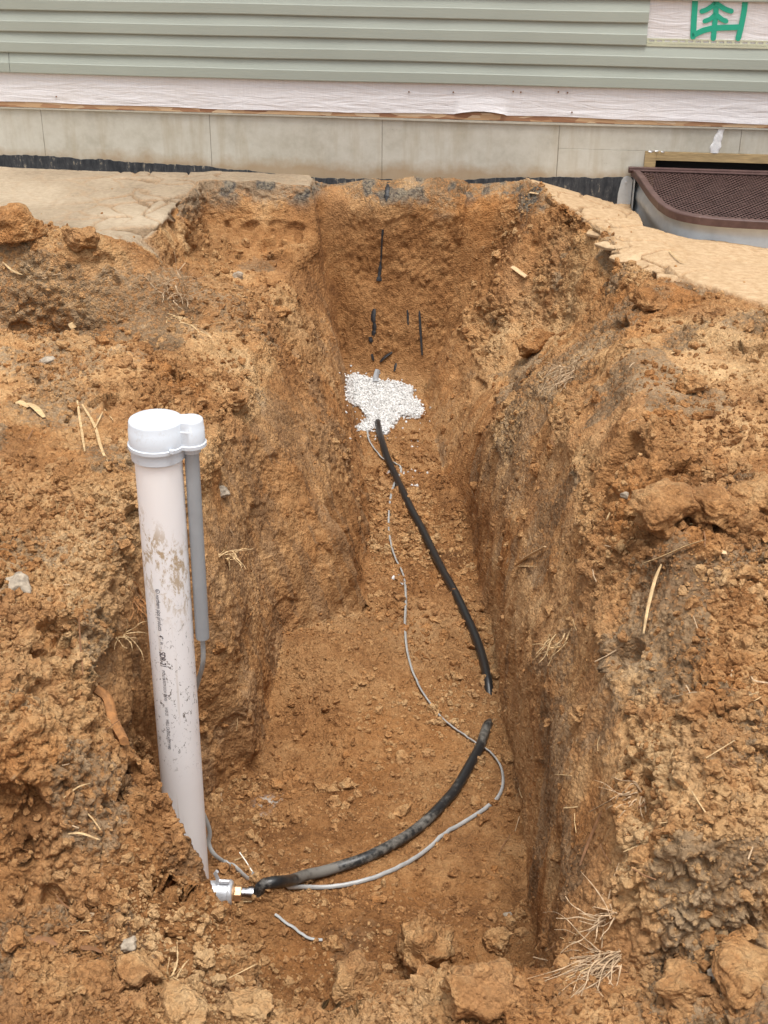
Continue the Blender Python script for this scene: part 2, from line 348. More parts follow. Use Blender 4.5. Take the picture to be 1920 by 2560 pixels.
# stations across the trench: Y, then X,z of rim, shelf, lip, foot | foot, lip, slope, rim, spoil
S = [
 (9.00, [-2.6, 0, -1, 0, -0.95, 0, -0.4, 0, -0.36, 0, -0.3, 0, 0.45, 0, 0.62, 0, 0.7, 0, 0.78, 0, 1.25, -0.1, 2.6, -0.1]),
 (6.90, [-2.2, -0.02, -1, -0.02, -0.95, -0.01, -0.4, 0, -0.36, 0, -0.3, 0, 0.45, 0, 0.62, 0, 0.7, 0, 0.78, 0, 1.25, -0.105, 2.4, -0.12]),
 (6.80, [-2.2, 0, -1, -0.02, -0.95, -0.01, -0.4, -0.01, -0.36, -0.06, -0.3, -0.1, 0.42, -0.1, 0.58, -0.08, 0.7, -0.05, 0.78, 0, 1.25, -0.1, 2.4, -0.12]),
 (6.72, [-2.2, 0, -1, -0.01, -0.95, -0.01, -0.39, -0.015, -0.35, -0.4, -0.28, -0.52, 0.38, -0.52, 0.52, -0.42, 0.68, -0.22, 0.79, 0, 1.25, -0.09, 2.4, -0.12]),
 (6.62, [-2.2, 0, -1, 0, -0.95, -0.21, -0.38, -0.22, -0.33, -0.52, -0.24, -0.84, 0.3, -0.84, 0.42, -0.62, 0.65, -0.3, 0.8, 0, 1.25, -0.07, 2.4, -0.12]),
 (6.55, [-2.2, 0, -1, 0, -0.95, -0.25, -0.38, -0.27, -0.32, -0.55, -0.21, -1, 0.24, -1, 0.36, -0.72, 0.62, -0.32, 0.82, 0, 1.25, -0.06, 2.4, -0.12]),
 (6.49, [-2.2, 0, -1, 0, -0.94, -0.27, -0.43, -0.3, -0.31, -0.58, -0.19, -1.07, 0.21, -1.07, 0.33, -0.75, 0.6, -0.34, 0.84, 0, 1.25, -0.05, 2.4, -0.12]),
 (6.30, [-2.1, 0, -1.02, 0, -0.95, -0.28, -0.48, -0.33, -0.28, -0.65, -0.17, -1.12, 0.22, -1.12, 0.4, -0.8, 0.72, -0.44, 0.9, 0, 1.25, -0.03, 2.4, -0.1]),
 (5.90, [-2.1, 0, -1.05, 0, -0.96, -0.2, -0.5, -0.34, -0.25, -0.7, -0.13, -1.14, 0.27, -1.14, 0.46, -0.82, 0.8, -0.44, 0.98, -0.01, 1.2, 0, 2.3, -0.13]),
 (5.60, [-2.1, 0.01, -1.08, 0.02, -0.97, -0.1, -0.5, -0.3, -0.24, -0.7, -0.1, -1.15, 0.29, -1.15, 0.46, -0.8, 0.82, -0.4, 1, 0, 1.2, 0.01, 2.2, -0.11]),
 (5.35, [-2, 0.13, -1.15, 0.1, -0.9, -0.02, -0.5, -0.27, -0.23, -0.7, -0.08, -1.15, 0.365, -1.15, 0.46, -0.78, 0.8, -0.36, 1, 0, 1.2, 0.02, 2.2, -0.08]),
 (5.22, [-2, 0.14, -1.2, 0.11, -0.88, -0.01, -0.5, -0.25, -0.22, -0.7, -0.07, -1.15, 0.375, -1.15, 0.455, -0.76, 0.78, -0.36, 1, 0.01, 1.25, 0.03, 2.2, 0]),
 (5.10, [-2, -0.24, -1.25, -0.16, -0.9, -0.07, -0.5, -0.22, -0.22, -0.7, -0.06, -1.15, 0.385, -1.15, 0.445, -0.72, 0.66, -0.38, 0.97, 0.03, 1.25, 0.05, 2.2, 0]),
 (5.02, [-1.9, -0.36, -1.25, -0.28, -0.9, -0.15, -0.5, -0.22, -0.22, -0.7, -0.06, -1.15, 0.385, -1.15, 0.445, -0.72, 0.65, -0.36, 0.96, 0.03, 1.25, 0.06, 2.2, 0.01]),
 (4.60, [-1.8, -0.16, -1.25, -0.12, -0.88, -0.09, -0.5, -0.2, -0.22, -0.7, -0.06, -1.15, 0.395, -1.15, 0.455, -0.68, 0.6, -0.3, 0.88, 0.04, 1.3, 0.09, 2.1, 0.05]),
 (4.32, [-1.7, -0.01, -1.2, -0.03, -0.86, -0.07, -0.5, -0.18, -0.23, -0.68, -0.07, -1.14, 0.405, -1.14, 0.46, -0.66, 0.625, -0.28, 0.86, 0.05, 1.35, 0.11, 2, 0.1]),
 (4.18, [-1.7, 0, -1.15, -0.03, -0.85, -0.08, -0.53, -0.2, -0.36, -0.62, -0.2, -1.08, 0.415, -1.15, 0.46, -0.65, 0.615, -0.26, 0.84, 0.06, 1.35, 0.11, 2, 0.1]),
 (3.95, [-1.6, -0.06, -1.1, -0.06, -0.85, -0.08, -0.56, -0.18, -0.46, -0.62, -0.36, -1.02, 0.415, -1.15, 0.46, -0.62, 0.605, -0.22, 0.82, 0.06, 1.35, 0.11, 1.9, 0.1]),
 (3.60, [-1.5, -0.1, -1.05, -0.08, -0.82, -0.1, -0.58, -0.14, -0.45, -0.66, -0.38, -1.12, 0.425, -1.15, 0.46, -0.6, 0.595, -0.2, 0.8, 0.05, 1.3, 0.09, 1.7, 0.1]),
 (3.34, [-1.4, -0.12, -1.05, -0.1, -0.84, -0.12, -0.62, -0.15, -0.48, -0.64, -0.41, -1.14, 0.435, -1.15, 0.46, -0.58, 0.585, -0.19, 0.78, 0.04, 1.28, 0.08, 1.6, 0.1]),
 (3.24, [-1.4, -0.12, -1.05, -0.12, -0.88, -0.14, -0.72, -0.18, -0.6, -0.62, -0.52, -1.12, 0.435, -1.15, 0.46, -0.58, 0.585, -0.19, 0.77, 0.04, 1.26, 0.07, 1.55, 0.1]),
 (3.06, [-1.35, -0.14, -1.06, -0.14, -0.9, -0.14, -0.73, -0.22, -0.66, -0.64, -0.62, -1.1, 0.44, -1.15, 0.46, -0.58, 0.575, -0.19, 0.76, 0.02, 1.22, 0.06, 1.5, 0.09]),
 (2.78, [-1.25, -0.16, -1.02, -0.14, -0.91, -0.15, -0.77, -0.24, -0.69, -0.66, -0.655, -1.1, 0.42, -1.15, 0.455, -0.58, 0.565, -0.19, 0.74, 0, 1.15, 0.03, 1.4, 0.07]),
 (2.66, [-1.2, -0.12, -0.98, -0.12, -0.88, -0.14, -0.76, -0.3, -0.66, -0.46, -0.6, -1, 0.42, -1.15, 0.45, -0.58, 0.565, -0.19, 0.73, -0.01, 1.1, 0.01, 1.35, 0.05]),
 (2.52, [-1.1, -0.08, -0.92, -0.1, -0.82, -0.14, -0.7, -0.36, -0.555, -0.55, -0.505, -1.1, 0.41, -1.15, 0.445, -0.58, 0.555, -0.2, 0.72, -0.02, 1.06, -0.02, 1.3, 0.03]),
 (2.36, [-1.05, -0.1, -0.88, -0.12, -0.78, -0.2, -0.64, -0.46, -0.445, -0.66, -0.395, -1.12, 0.39, -1.15, 0.43, -0.57, 0.545, -0.22, 0.7, -0.04, 1.02, -0.04, 1.25, 0]),
 (2.24, [-1, -0.24, -0.84, -0.28, -0.74, -0.36, -0.6, -0.55, -0.37, -0.72, -0.33, -1.12, 0.37, -1.14, 0.42, -0.56, 0.535, -0.24, 0.69, -0.06, 0.98, -0.08, 1.2, -0.02]),
 (2.12, [-0.98, -0.46, -0.8, -0.48, -0.7, -0.54, -0.55, -0.62, -0.32, -0.74, -0.28, -1.1, 0.32, -1.1, 0.4, -0.55, 0.525, -0.27, 0.68, -0.08, 0.95, -0.12, 1.15, -0.06]),
 (2.00, [-0.94, -0.52, -0.78, -0.53, -0.67, -0.56, -0.5, -0.62, -0.27, -0.73, -0.22, -1.02, 0.29, -1, 0.38, -0.55, 0.515, -0.3, 0.66, -0.12, 0.92, -0.16, 1.1, -0.1]),
 (1.93, [-0.92, -0.52, -0.76, -0.53, -0.65, -0.55, -0.48, -0.6, -0.24, -0.64, -0.14, -0.62, 0.27, -0.53, 0.36, -0.52, 0.46, -0.32, 0.62, -0.16, 0.9, -0.18, 1.1, -0.12]),
 (1.86, [-0.9, -0.5, -0.74, -0.51, -0.63, -0.53, -0.46, -0.57, -0.22, -0.585, -0.08, -0.56, 0.25, -0.455, 0.32, -0.47, 0.54, -0.46, 0.74, -0.32, 0.88, -0.2, 1.05, -0.14]),
 (1.74, [-0.86, -0.47, -0.7, -0.48, -0.6, -0.5, -0.44, -0.53, -0.2, -0.57, -0.04, -0.51, 0.24, -0.43, 0.32, -0.43, 0.52, -0.43, 0.7, -0.32, 0.85, -0.22, 1, -0.14]),
 (1.50, [-0.8, -0.4, -0.66, -0.41, -0.56, -0.42, -0.4, -0.43, -0.18, -0.45, -0.02, -0.46, 0.22, -0.44, 0.32, -0.44, 0.5, -0.38, 0.66, -0.26, 0.8, -0.18, 0.95, -0.1]),
 (0.60, [-0.7, -0.1, -0.58, -0.1, -0.48, -0.1, -0.34, -0.1, -0.16, -0.1, 0, -0.1, 0.18, -0.1, 0.3, -0.1, 0.44, -0.1, 0.58, -0.08, 0.7, -0.06, 0.85, -0.04]),
]
def build_ground():
    ns = len(S); nc = 12
    Ys = np.array([s[0] for s in S]); P = np.zeros((ns, nc, 3))
    for k, (Y, a) in enumerate(S):
        a = np.array(a).reshape(-1, 2); P[k, :, 0] = a[:, 0]; P[k, :, 2] = a[:, 1]
        sk = float(sstep(5.9, 6.5, np.array(Y)))
        P[k, :, 1] = Y-tan(YAW)*a[:, 0]*sk
    depth = np.maximum(Ys, 1.5)*1.05
    KR, KC = 740., 640.
    rows = [0.]; 
    for k in range(ns-1):
        d = (np.linalg.norm(P[k+1]-P[k], axis=1).max()*.55+np.linalg.norm(P[k+1]-P[k], axis=1)[3:10].max()*.45)/(.5*(depth[k]+depth[k+1]))
        dens = KR if (Ys[k] <= 6.95 and Ys[k+1] >= 1.45) else 60
        n = max(3, int(d*dens)); rows += list(k+(np.arange(n)+1)/n)
    cols = [0.]
    for c in range(nc-1):
        d = (np.linalg.norm(P[1:-2, c+1]-P[1:-2, c], axis=1)/depth[1:-2])
        d = np.percentile(d, 85)
        n = max(6, int(d*KC)); cols += list(c+(np.arange(n)+1)/n)
    rows = np.array(rows); cols = np.array(cols)
    k = np.minimum(rows.astype(int), ns-2); t = (rows-k)[:, None, None]
    R = P[k]*(1-t)+P[k+1]*t                                # rows x nc x 3
    # smooth along the rows a little
    c = np.minimum(cols.astype(int), nc-2); t = (cols-c)[None, :, None]
    Gd = R[:, c]*(1-t)+R[:, c+1]*t
    def blur(A, n, ax):
        for _ in range(n):
            B = A.copy(); sl = [slice(None)]*3; sm = sl[:]; sp = sl[:]
            sl[ax] = slice(1, -1); sm[ax] = slice(0, -2); sp[ax] = slice(2, None)
            B[tuple(sl)] = A[tuple(sl)]*.5+A[tuple(sm)]*.25+A[tuple(sp)]*.25; A = B
        return A
    Gd = blur(blur(Gd, 22, 0), 22, 1)
    # outward skirts to the horizon on both sides and behind / in front
    ext = np.concatenate([[.12, .3, .6, 1.0, 1.6, 2.5, 4, 7, 12, 25, 60, 150, 400]])
    rel = [Gd]
    left = Gd[:, :1]; right = Gd[:, -1:]
    LL = [left+np.array([-e, 0, 0])*1.0 for e in ext[::-1]]; RR = [right+np.array([e, 0, 0]) for e in ext]
    for A, e in zip(LL, ext[::-1]): A[..., 2] *= max(0, 1-e/3)
    for A, e in zip(RR, ext): A[..., 2] *= max(0, 1-e/3)
    Gd = np.concatenate(LL+rel+RR, 1)
    CI = np.concatenate([np.full(len(ext), -1.), cols, np.full(len(ext), 99.)])
    far = [Gd[:1]+np.array([0, e, 0]) for e in (400, 150, 60, 25, 10, 4)]
    near = [Gd[-1:]+np.array([0, -e, 0]) for e in (.3, .8, 1.6, 3, 6, 15, 50, 200)]
    for A in far+near: A[..., 2] *= .3
    nf, nn = len(far), len(near)
    Gd = np.concatenate(far+[Gd]+near, 0)
    RI = np.concatenate([np.full(nf, -1.), rows, np.full(nn, 99.)])
    return Gd.astype(np.float32), RI, CI
Gd, RI, CI = build_ground()
NR, NC = Gd.shape[:2]
print('ground grid', NR, NC, NR*NC)
def normals(A):
    dr = np.gradient(A, axis=0); dc = np.gradient(A, axis=1); n = np.cross(dr, dc); n /= np.linalg.norm(n, axis=-1, keepdims=True)+1e-9
    return np.where(n[..., 2:3] < -.3, -n, n) if (n[..., 2].mean() > 0) else -np.where(n[..., 2:3] > .3, -n, n)
def inpoly(x, y, poly):
    ins = np.zeros(x.shape, bool); n = len(poly)
    for i in range(n):
        x1, y1 = poly[i]; x2, y2 = poly[(i+1) % n]
        c = ((y1 > y) != (y2 > y)) & (x < (x2-x1)*(y-y1)/(y2-y1+1e-12)+x1); ins ^= c
    return ins
tick('grid')
X, Y, Z = Gd[..., 0], Gd[..., 1], Gd[..., 2]
ci = np.broadcast_to(CI[None, :], X.shape)
wx = X+.05*vnoise(Gd*6, 3)+.02*vnoise(Gd*19, 4); wy = Y+.10*vnoise(Gd*5, 5)+.04*vnoise(Gd*17, 6)
Lp = [tuple(atZ(u, v, 0)[:2]) for u, v in ((-700, 560), (0, 548), (50, 560), (100, 600), (180, 640), (260, 645), (400, 640), (480, 630))]+[(-.97, 5.8), (-.99, 6.5), (-.37, 6.52), (-.33, 8.5), (-9, 8.5)]
Rp = [(.80, 8.5), (.80, 6.72), (.86, 6.4), (.93, 6.3)]+[tuple(atZ(u, v, 0)[:2]) for u, v in ((1455, 590), (1500, 560), (1530, 650), (1600, 690), (1750, 765), (1920, 815), (2500, 900))]+[(9, 4.5), (9, 8.5)]
sandL = inpoly(wx, wy, Lp).astype(np.float32); sandR = inpoly(wx, wy, Rp).astype(np.float32)
def blur2(A, n=2):
    for _ in range(n):
        A[1:-1] = A[1:-1]*.5+A[:-2]*.25+A[2:]*.25; A[:, 1:-1] = A[:, 1:-1]*.5+A[:, :-2]*.25+A[:, 2:]*.25
    return A
sand = blur2(np.maximum(sandL, sandR), 2)
N = normals(Gd)
flat = sstep(.55, .95, N[..., 2])
sand_c = sand*sstep(.6, .9, N[..., 2])*np.where((X < 0) & ((Z < -.05) | ((X > -.99) & (Y+.105*X < 6.68+.03*np.sin(X*23)))), 0, 1)
# ---- regions
floor = ((ci >= 5.0) & (ci <= 6.0)).astype(np.float32)*(Z < -.9)
wallR = ((ci > 6.0) & (ci < np.where(Y < 4.6, 7.95, 7.15))).astype(np.float32); wallL = ((ci > 3.2) & (ci < 5.0)).astype(np.float32)
wallR = blur2(wallR, 6); wallL = blur2(wallL, 6); floor = blur2(floor, 6)
back = sstep(6.45, 6.6, Y+.105*X)*(1-sand_c)
detail = np.clip(sstep(1.0, 1.7, Y), .0, 1)*(1-sstep(7.3, 8.0, Y))*((ci >= 0) & (ci < 50))
steep = 1-sstep(.35, .75, N[..., 2])
rough = (1-.93*sand_c)*(1-.45*floor)*(1-.62*wallR)*(1-.45*back)*(1-.45*steep*(wallL > .1))*detail
for bx, by, br, bh in ((-.315, 2.70, .055, .11), (-.26, 2.80, .05, .05), (-.20, 3.85, .16, .08), (-.05, 3.6, .2, .04), (.0, 2.35, .12, .05), (.14, 1.87, .07, .05), (.18, 5.3, .12, .03)):
    Gd[..., 2] += bh*np.exp(-(((X-bx)**2+(Y-by)**2)/br**2))
uu = (Gd-WO.astype(np.float32))@WD; oo = (Gd-WO.astype(np.float32))@WN
wellin = sstep(.655, .61, np.abs(uu-1.955))*(oo > -.3)*sstep(.95, .90, oo+.9*np.maximum(0, np.abs(uu-1.955)-.42)**1.2)
Gd[..., 2] -= wellin*.55
P3 = Gd.astype(np.float32)
m0 = fbm(P3*2.4, 3, 20); m1 = fbm(P3*6.5, 3, 30)
d = (m0*.045+m1*.024)*rough + .005*m0*sand*detail
# vertical scrape marks of the bucket on the left wall and the lower right wall
st = fbm(np.stack([X*3+Y*17, Y*9-X*6, Z*.8], -1), 4, 50); st2 = np.abs(fbm(np.stack([X*3+Y*42, Y*11-X*14, Z*1.6], -1), 3, 55))
scr = np.maximum(wallL*sstep(-.1, .25, vnoise(P3*2.2, 9)+.15)*(Y < 5.6), wallR*.35)
d += (st*.028-st2*.016)*scr*detail
d *= 1
Gd = Gd+N*d[..., None]; N = normals(Gd)
tick('macro')
# clods
P3 = Gd.astype(np.float32); wq = P3+.02*np.stack([vnoise(P3*14, 60), vnoise(P3*14, 61), vnoise(P3*14, 62)], -1)
f1, f2, idc = worley(wq*9.0, 1); big = np.maximum(0, 1-f1*f1*1.25)*(idc > .35)*(f2-f1)**.5
crmask = sstep(-.35, .35, vnoise(P3*1.9, 71))
wq = wq+.010*np.stack([vnoise(P3*38, 63), vnoise(P3*38, 64), vnoise(P3*38, 65)], -1)
f1b, f2b, idb = worley(wq*23.0, 2); mid = np.sqrt(np.maximum(0, 1-f1b*f1b*1.5))*np.minimum(1, (f2b-f1b)*2.5)
f1c, f2c, idd = worley(P3*52.0, 3); sml = np.sqrt(np.maximum(0, 1-f1c*f1c*1.5))*np.minimum(1, (f2c-f1c)*2.5)
smear = .7*sstep(.25, .5, vnoise(P3*3.1, 77)+.3*vnoise(P3*8, 78))*(1-floor)
rr = rough*(1-.55*scr)*(1-.72*smear)
d = (big*.042*(crmask*.7+.3)*(idc-.25)*(1-steep*.6) + ((mid-.5)*.019+(idb-.5)*.007)*(.3+.9*crmask)*(.3+idb) + (sml-.5)*.0105*(.35+idd))*rr
d += (sml-.5)*.0022*(.25*sand*sstep(.1, .5, vnoise(P3*3, 88))+.35*floor*(1-crmask))*detail
rg = fbm(P3*30, 4, 90, .6); d += rg*.0052*np.maximum(rr, .5*scr*detail) + rg*.0007*sand*detail
# ragged holes and cracks
hole = (1-.7*steep)*sstep(.50, .66, vnoise(P3*8.5, 97)+.35*vnoise(P3*20, 98)); d -= hole*.055*rough*(1-floor)*(N[..., 2] < .9)
# dried, cracked crust on the graded sand
cw = P3*np.array([1, 1, 0], np.float32)+.03*np.stack([vnoise(P3*9, 101), vnoise(P3*9, 102), 0*Z], -1)
cf1, cf2, cidx = worley(cw*np.array([5.5, 4.2, 0], np.float32), 7)
edgeL = sstep(.62, 0, np.abs(X+1.05))*sstep(5.0, 5.9, Y)*(X < -.9)*1.0
edgeR = sstep(.30, 0, np.abs(X-1.05))*(X > .8)
crk = (1-sstep(.02, .075, cf2-cf1))*np.clip(.10+edgeL+edgeR+.3*sstep(0, .5, vnoise(P3*1.3, 105))*(X < 0), 0, 1)
d -= crk*.016*sand_c*detail
d += (cidx-.5)*.014*sand_c*detail*np.clip(edgeL+edgeR, 0, 1)
Gd = Gd+N*d[..., None]
crkmask = crk*sand_c
tick('micro')
# ---- colour zones, placed as patches on the ground itself
BN = .35*vnoise(Gd*5, 130)+.25*vnoise(Gd*14, 131)+.12*vnoise(Gd*40, 132)
def blob(u, v, r, Yd, sx=1., sz=1.):
    q = atY(u, v, Yd); n = BN
    dd = np.sqrt(((Gd[..., 0]-q[0])/sx)**2+(Gd[..., 1]-q[1])**2+((Gd[..., 2]-q[2])/sz)**2)/r
    return sstep(1.15, .75, dd+n)
grey = np.zeros_like(X)
for a in ((1500, 860, .28, 4.7, 1, 1), (1330, 1020, .30, 4.7, 1.2, 1), (1420, 930, .16, 4.6), (1480, 1620, .16, 3.0), (1540, 1500, .12, 3.1), (1380, 1330, .20, 3.8, .8, 1.2), (1290, 1200, .22, 4.4, .6, 1.2), (1560, 2160, .12, 2.2, .7, 1.4),
          (430, 745, .22, 4.9, 1.3, 1), (80, 760, .45, 5.05, 2.0, .5), (160, 900, .16, 4.2, 1.6, .8), (330, 790, .25, 5.0, 1.5, .5), (120, 1000, .16, 3.9), (300, 1130, .14, 3.5), (700, 1150, .28, 4.5, .6, 1.4), (800, 1080, .14, 4.9), (700, 1220, .2, 4.1, .6, 1.4), (560, 1500, .16, 3.3, .6, 1.5), (560, 1350, .12, 3.3), (100, 1330, .16, 3.0, 1, .7), (260, 1560, .12, 2.8, 1, 1.5),
          (230, 2000, .16, 2.35, .5, 1.6), (230, 2250, .10, 2.25, 1, 1), (60, 1700, .10, 2.4), (160, 2420, .14, 2.0, 1.6, .8), (560, 2460, .07, 1.98, 1.3, 1), (1760, 860, .10, 4.4), (1720, 900, .14, 4.2), (1420, 1840, .1, 2.9), (1600, 1300, .1, 3.4), (720, 1420, .1, 3.8), (870, 2380, .10, 2.6), (760, 2330, .1, 2.7)):
    grey = np.maximum(grey, blob(*a)*.5)
grey = np.maximum(grey, .6*sstep(.22, .5, fbm(Gd*3.3, 3, 140))*(1-floor)*(1-back))
grey *= (1-sand)
blk = sand_c*0
streak = wallL*steep*sstep(.05, .45, st)*(1-sand)+.5*wallR*sstep(.1, .5, st)
smooth_ = np.clip(np.maximum.reduce([wallL*steep*.8, wallR*.55, smear*.6, back*.5]), 0, 1)
trench_brown = np.clip(np.maximum.reduce([back, floor*.7, .8*sstep(6.2, 6.5, Y)*(X < -.3)*(X > -1.05)*(1-sand), wallR*.35, wallL*.6])*sstep(-.02, -.35, Z), 0, 1)  # darker brown on trench faces and floor, fading out towards grade
olive = np.maximum(np.maximum(blob(400, 1800, .16, 3.0, 1, 1.5), blob(600, 1930, .13, 3.3, 1, 1.3))*.8, trench_brown*.85)
rimgrey = back*sstep(-.17, -.05, Gd[..., 2]+.06*vnoise(Gd*7, 150))
blockgrey = sstep(-.15, -.02, Gd[..., 2]+.05*vnoise(Gd*9, 151))*(Y > 6.2)*(X < -.35)*(X > -1.02)*(1-sand_c)
tar = rimgrey*sstep(.12, .38, fbm(Gd*11, 3, 160))*.85
zone2r = sstep(0, .6, X)*1.0
pale = blob(672, 2065, .07, 3.15)*.9+blob(320, 2400, .03, 2.0)
pale = np.clip(pale+(1-np.clip(sand_c*20, 0, 1))*0, 0, 1)
sandcol = np.clip(sand_c*(1-.75*crkmask)+.0*sand, 0, 1)
greyA = np.clip(np.maximum(grey, np.maximum(rimgrey*.55, blockgrey*.7)), 0, 1)
sandcol = np.maximum(sandcol, blockgrey*.45)
greyA = np.maximum(greyA, crkmask*.9); greyA = np.maximum(greyA, streak*.62)
tick('zones')
nbig = .52+.20*fbm(Gd*1.7, 4, 500)*1.3+.02*sstep(.5, 1.0, X)*sstep(-.3, 0, Z); nmed = .5+.20*fbm(Gd*7, 5, 510); nhue = .5+.22*fbm(Gd*4.3, 4, 520)
def build_mesh():
    me = bpy.data.meshes.new('ground'); n = NR*NC
    me.vertices.add(n); me.vertices.foreach_set('co', Gd.astype(np.float32).ravel())
    a = (np.arange(NR-1)[:, None]*NC+np.arange(NC-1)[None]).ravel()
    q = np.stack([a, a+1, a+NC+1, a+NC], 1)[:, ::-1].astype(np.int32)
    A = Gd.reshape(-1, 3); t = A[q[len(q)//2]]
    me.loops.add(q.size); me.loops.foreach_set('vertex_index', q.ravel())
    me.polygons.add(len(q)); me.polygons.foreach_set('loop_start', np.arange(0, q.size, 4, dtype=np.int32))
    me.polygons.foreach_set('use_smooth', np.ones(len(q), bool)); me.update(calc_edges=True)
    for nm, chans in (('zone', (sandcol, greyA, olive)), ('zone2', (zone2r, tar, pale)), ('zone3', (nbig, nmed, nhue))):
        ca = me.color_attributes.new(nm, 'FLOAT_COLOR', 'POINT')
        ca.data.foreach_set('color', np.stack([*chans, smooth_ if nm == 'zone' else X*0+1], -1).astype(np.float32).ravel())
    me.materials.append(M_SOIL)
    o = bpy.data.objects.new('ground', me); COL.objects.link(o); tag(o, kind='structure'); return o
ground = build_mesh()
bpy.context.view_layer.update()
if ground.data.polygons[len(ground.data.polygons)//2+5].normal.z < -.2: ground.data.flip_normals()
bpy.context.view_layer.update()
OC = Vector((0, 0, CH))
def hit(u, v):
    ok, p, n, _ = ground.ray_cast(OC, Vector(ray(u, v)).normalized())
    if not ok: p = Vector(atZ(u, v, 0)); n = Vector((0, 0, 1))
    if n.z < -.2: n = -n
    return p, n
def drop(x, y, z0=2.0):
    ok, p, n, _ = ground.ray_cast(Vector((x, y, z0)), Vector((0, 0, -1)))
    return p if ok else Vector((x, y, 0))

tick('mesh')
# ------------------------------------------------------------------ house
house = empty('house', WO, 'new house wall with sage green lap siding, exposed white wrap and bare concrete foundation', 'house')
UL, UR = -6.0, 7.0
def siding():
    mb = MB(); H0, ST = .484, .105
    for k in range(24):
        h = H0+k*ST; u0, u1 = UL, UR
        if k in (2, 3): u1 = 1.298
        prof = [(.004, h+.004), (.019, h), (.0205, h+.004), (.0205, h+.050), (.0185, h+.054), (.008, h+.096), (.0055, h+ST+.004)]
        segs = [(u0, u1)] if k not in (0,) else [(u0, -2.015), (-2.012, u1)]
        for a, b in segs:
            nn = int((b-a)/.15)+1; us = np.linspace(a, b, nn+1)
            rings = []
            for u in us:
                wob = .0012*sin(u*2.1+k)+.0008*sin(u*5.3+k*2)
                rings.append([tuple(W(u, o+.0006*sin(u*9+k*1.7), hh+wob)) for o, hh in prof]+[tuple(W(u, .001, h+ST+.004+wob)), tuple(W(u, .001, h+.006+wob))])
            mb.loft(rings, True, True)
    return mb.build('siding', M['siding'], house)
siding()
def wrapmesh():
    us = np.linspace(UL, UR, 900); hs_ = np.linspace(0, 1, 26); U, T = np.meshgrid(us, hs_, indexing='ij')
    bot = .330+.004*np.sin(us*2.3)+.002*np.sin(us*9)
    flap = ((us > .36) & (us < .62)); bot = np.where(flap, .338+.014*np.abs(np.sin((us-.36)*12)), bot)
    Hh = bot[:, None]*(1-T)+.52*T
    q = np.stack([U*3, Hh*30, U*0], -1); wr = vnoise(q, 5)*.5+vnoise(q*np.array([3, 1.5, 1]), 6)*.3
    O = .0015+.006*(1-T)**2+.0035*wr*(1-T)+.010*flap[:, None]*(1-T)**4
    mb = MB(); p = WO+U[..., None]*WD+O[..., None]*WN+Hh[..., None]*np.array([0, 0, 1.]); n0, n1 = U.shape
    mb.add(p.reshape(-1, 3), [(i*n1+j, (i+1)*n1+j, (i+1)*n1+j+1, i*n1+j+1) for i in range(n0-1) for j in range(n1-1)])
    # the window of wrap left open where two courses are missing
    us = np.linspace(1.2, UR, 220); hs2 = np.linspace(.68, .93, 20); U, Hh = np.meshgrid(us, hs2, indexing='ij')
    q = np.stack([U*7, Hh*9, U*0], -1); O = .002+.003*vnoise(q, 8)
    p = WO+U[..., None]*WD+O[..., None]*WN+Hh[..., None]*np.array([0, 0, 1.]); n0, n1 = U.shape
    mb.add(p.reshape(-1, 3), [(i*n1+j, (i+1)*n1+j, (i+1)*n1+j+1, i*n1+j+1) for i in range(n0-1) for j in range(n1-1)])
    return mb.build('house_wrap', M['wrap'], house, smooth=80)
wrap = wrapmesh()
# nail hem of the siding below the open strip, with its slots
mb = MB(); mb.box(1.30, .004, .689, UR, .012, .700, W); mb.box(1.30, .004, .7015, UR, .009, .711, W)
mb.box(1.30, .002, .720, UR, .006, .7265, W)
u = 1.30
while u < UR: mb.box(u, .002, .711, u+.012, .006, .720, W); u += .038
mb.build('nail_hem', M['hem'], house)
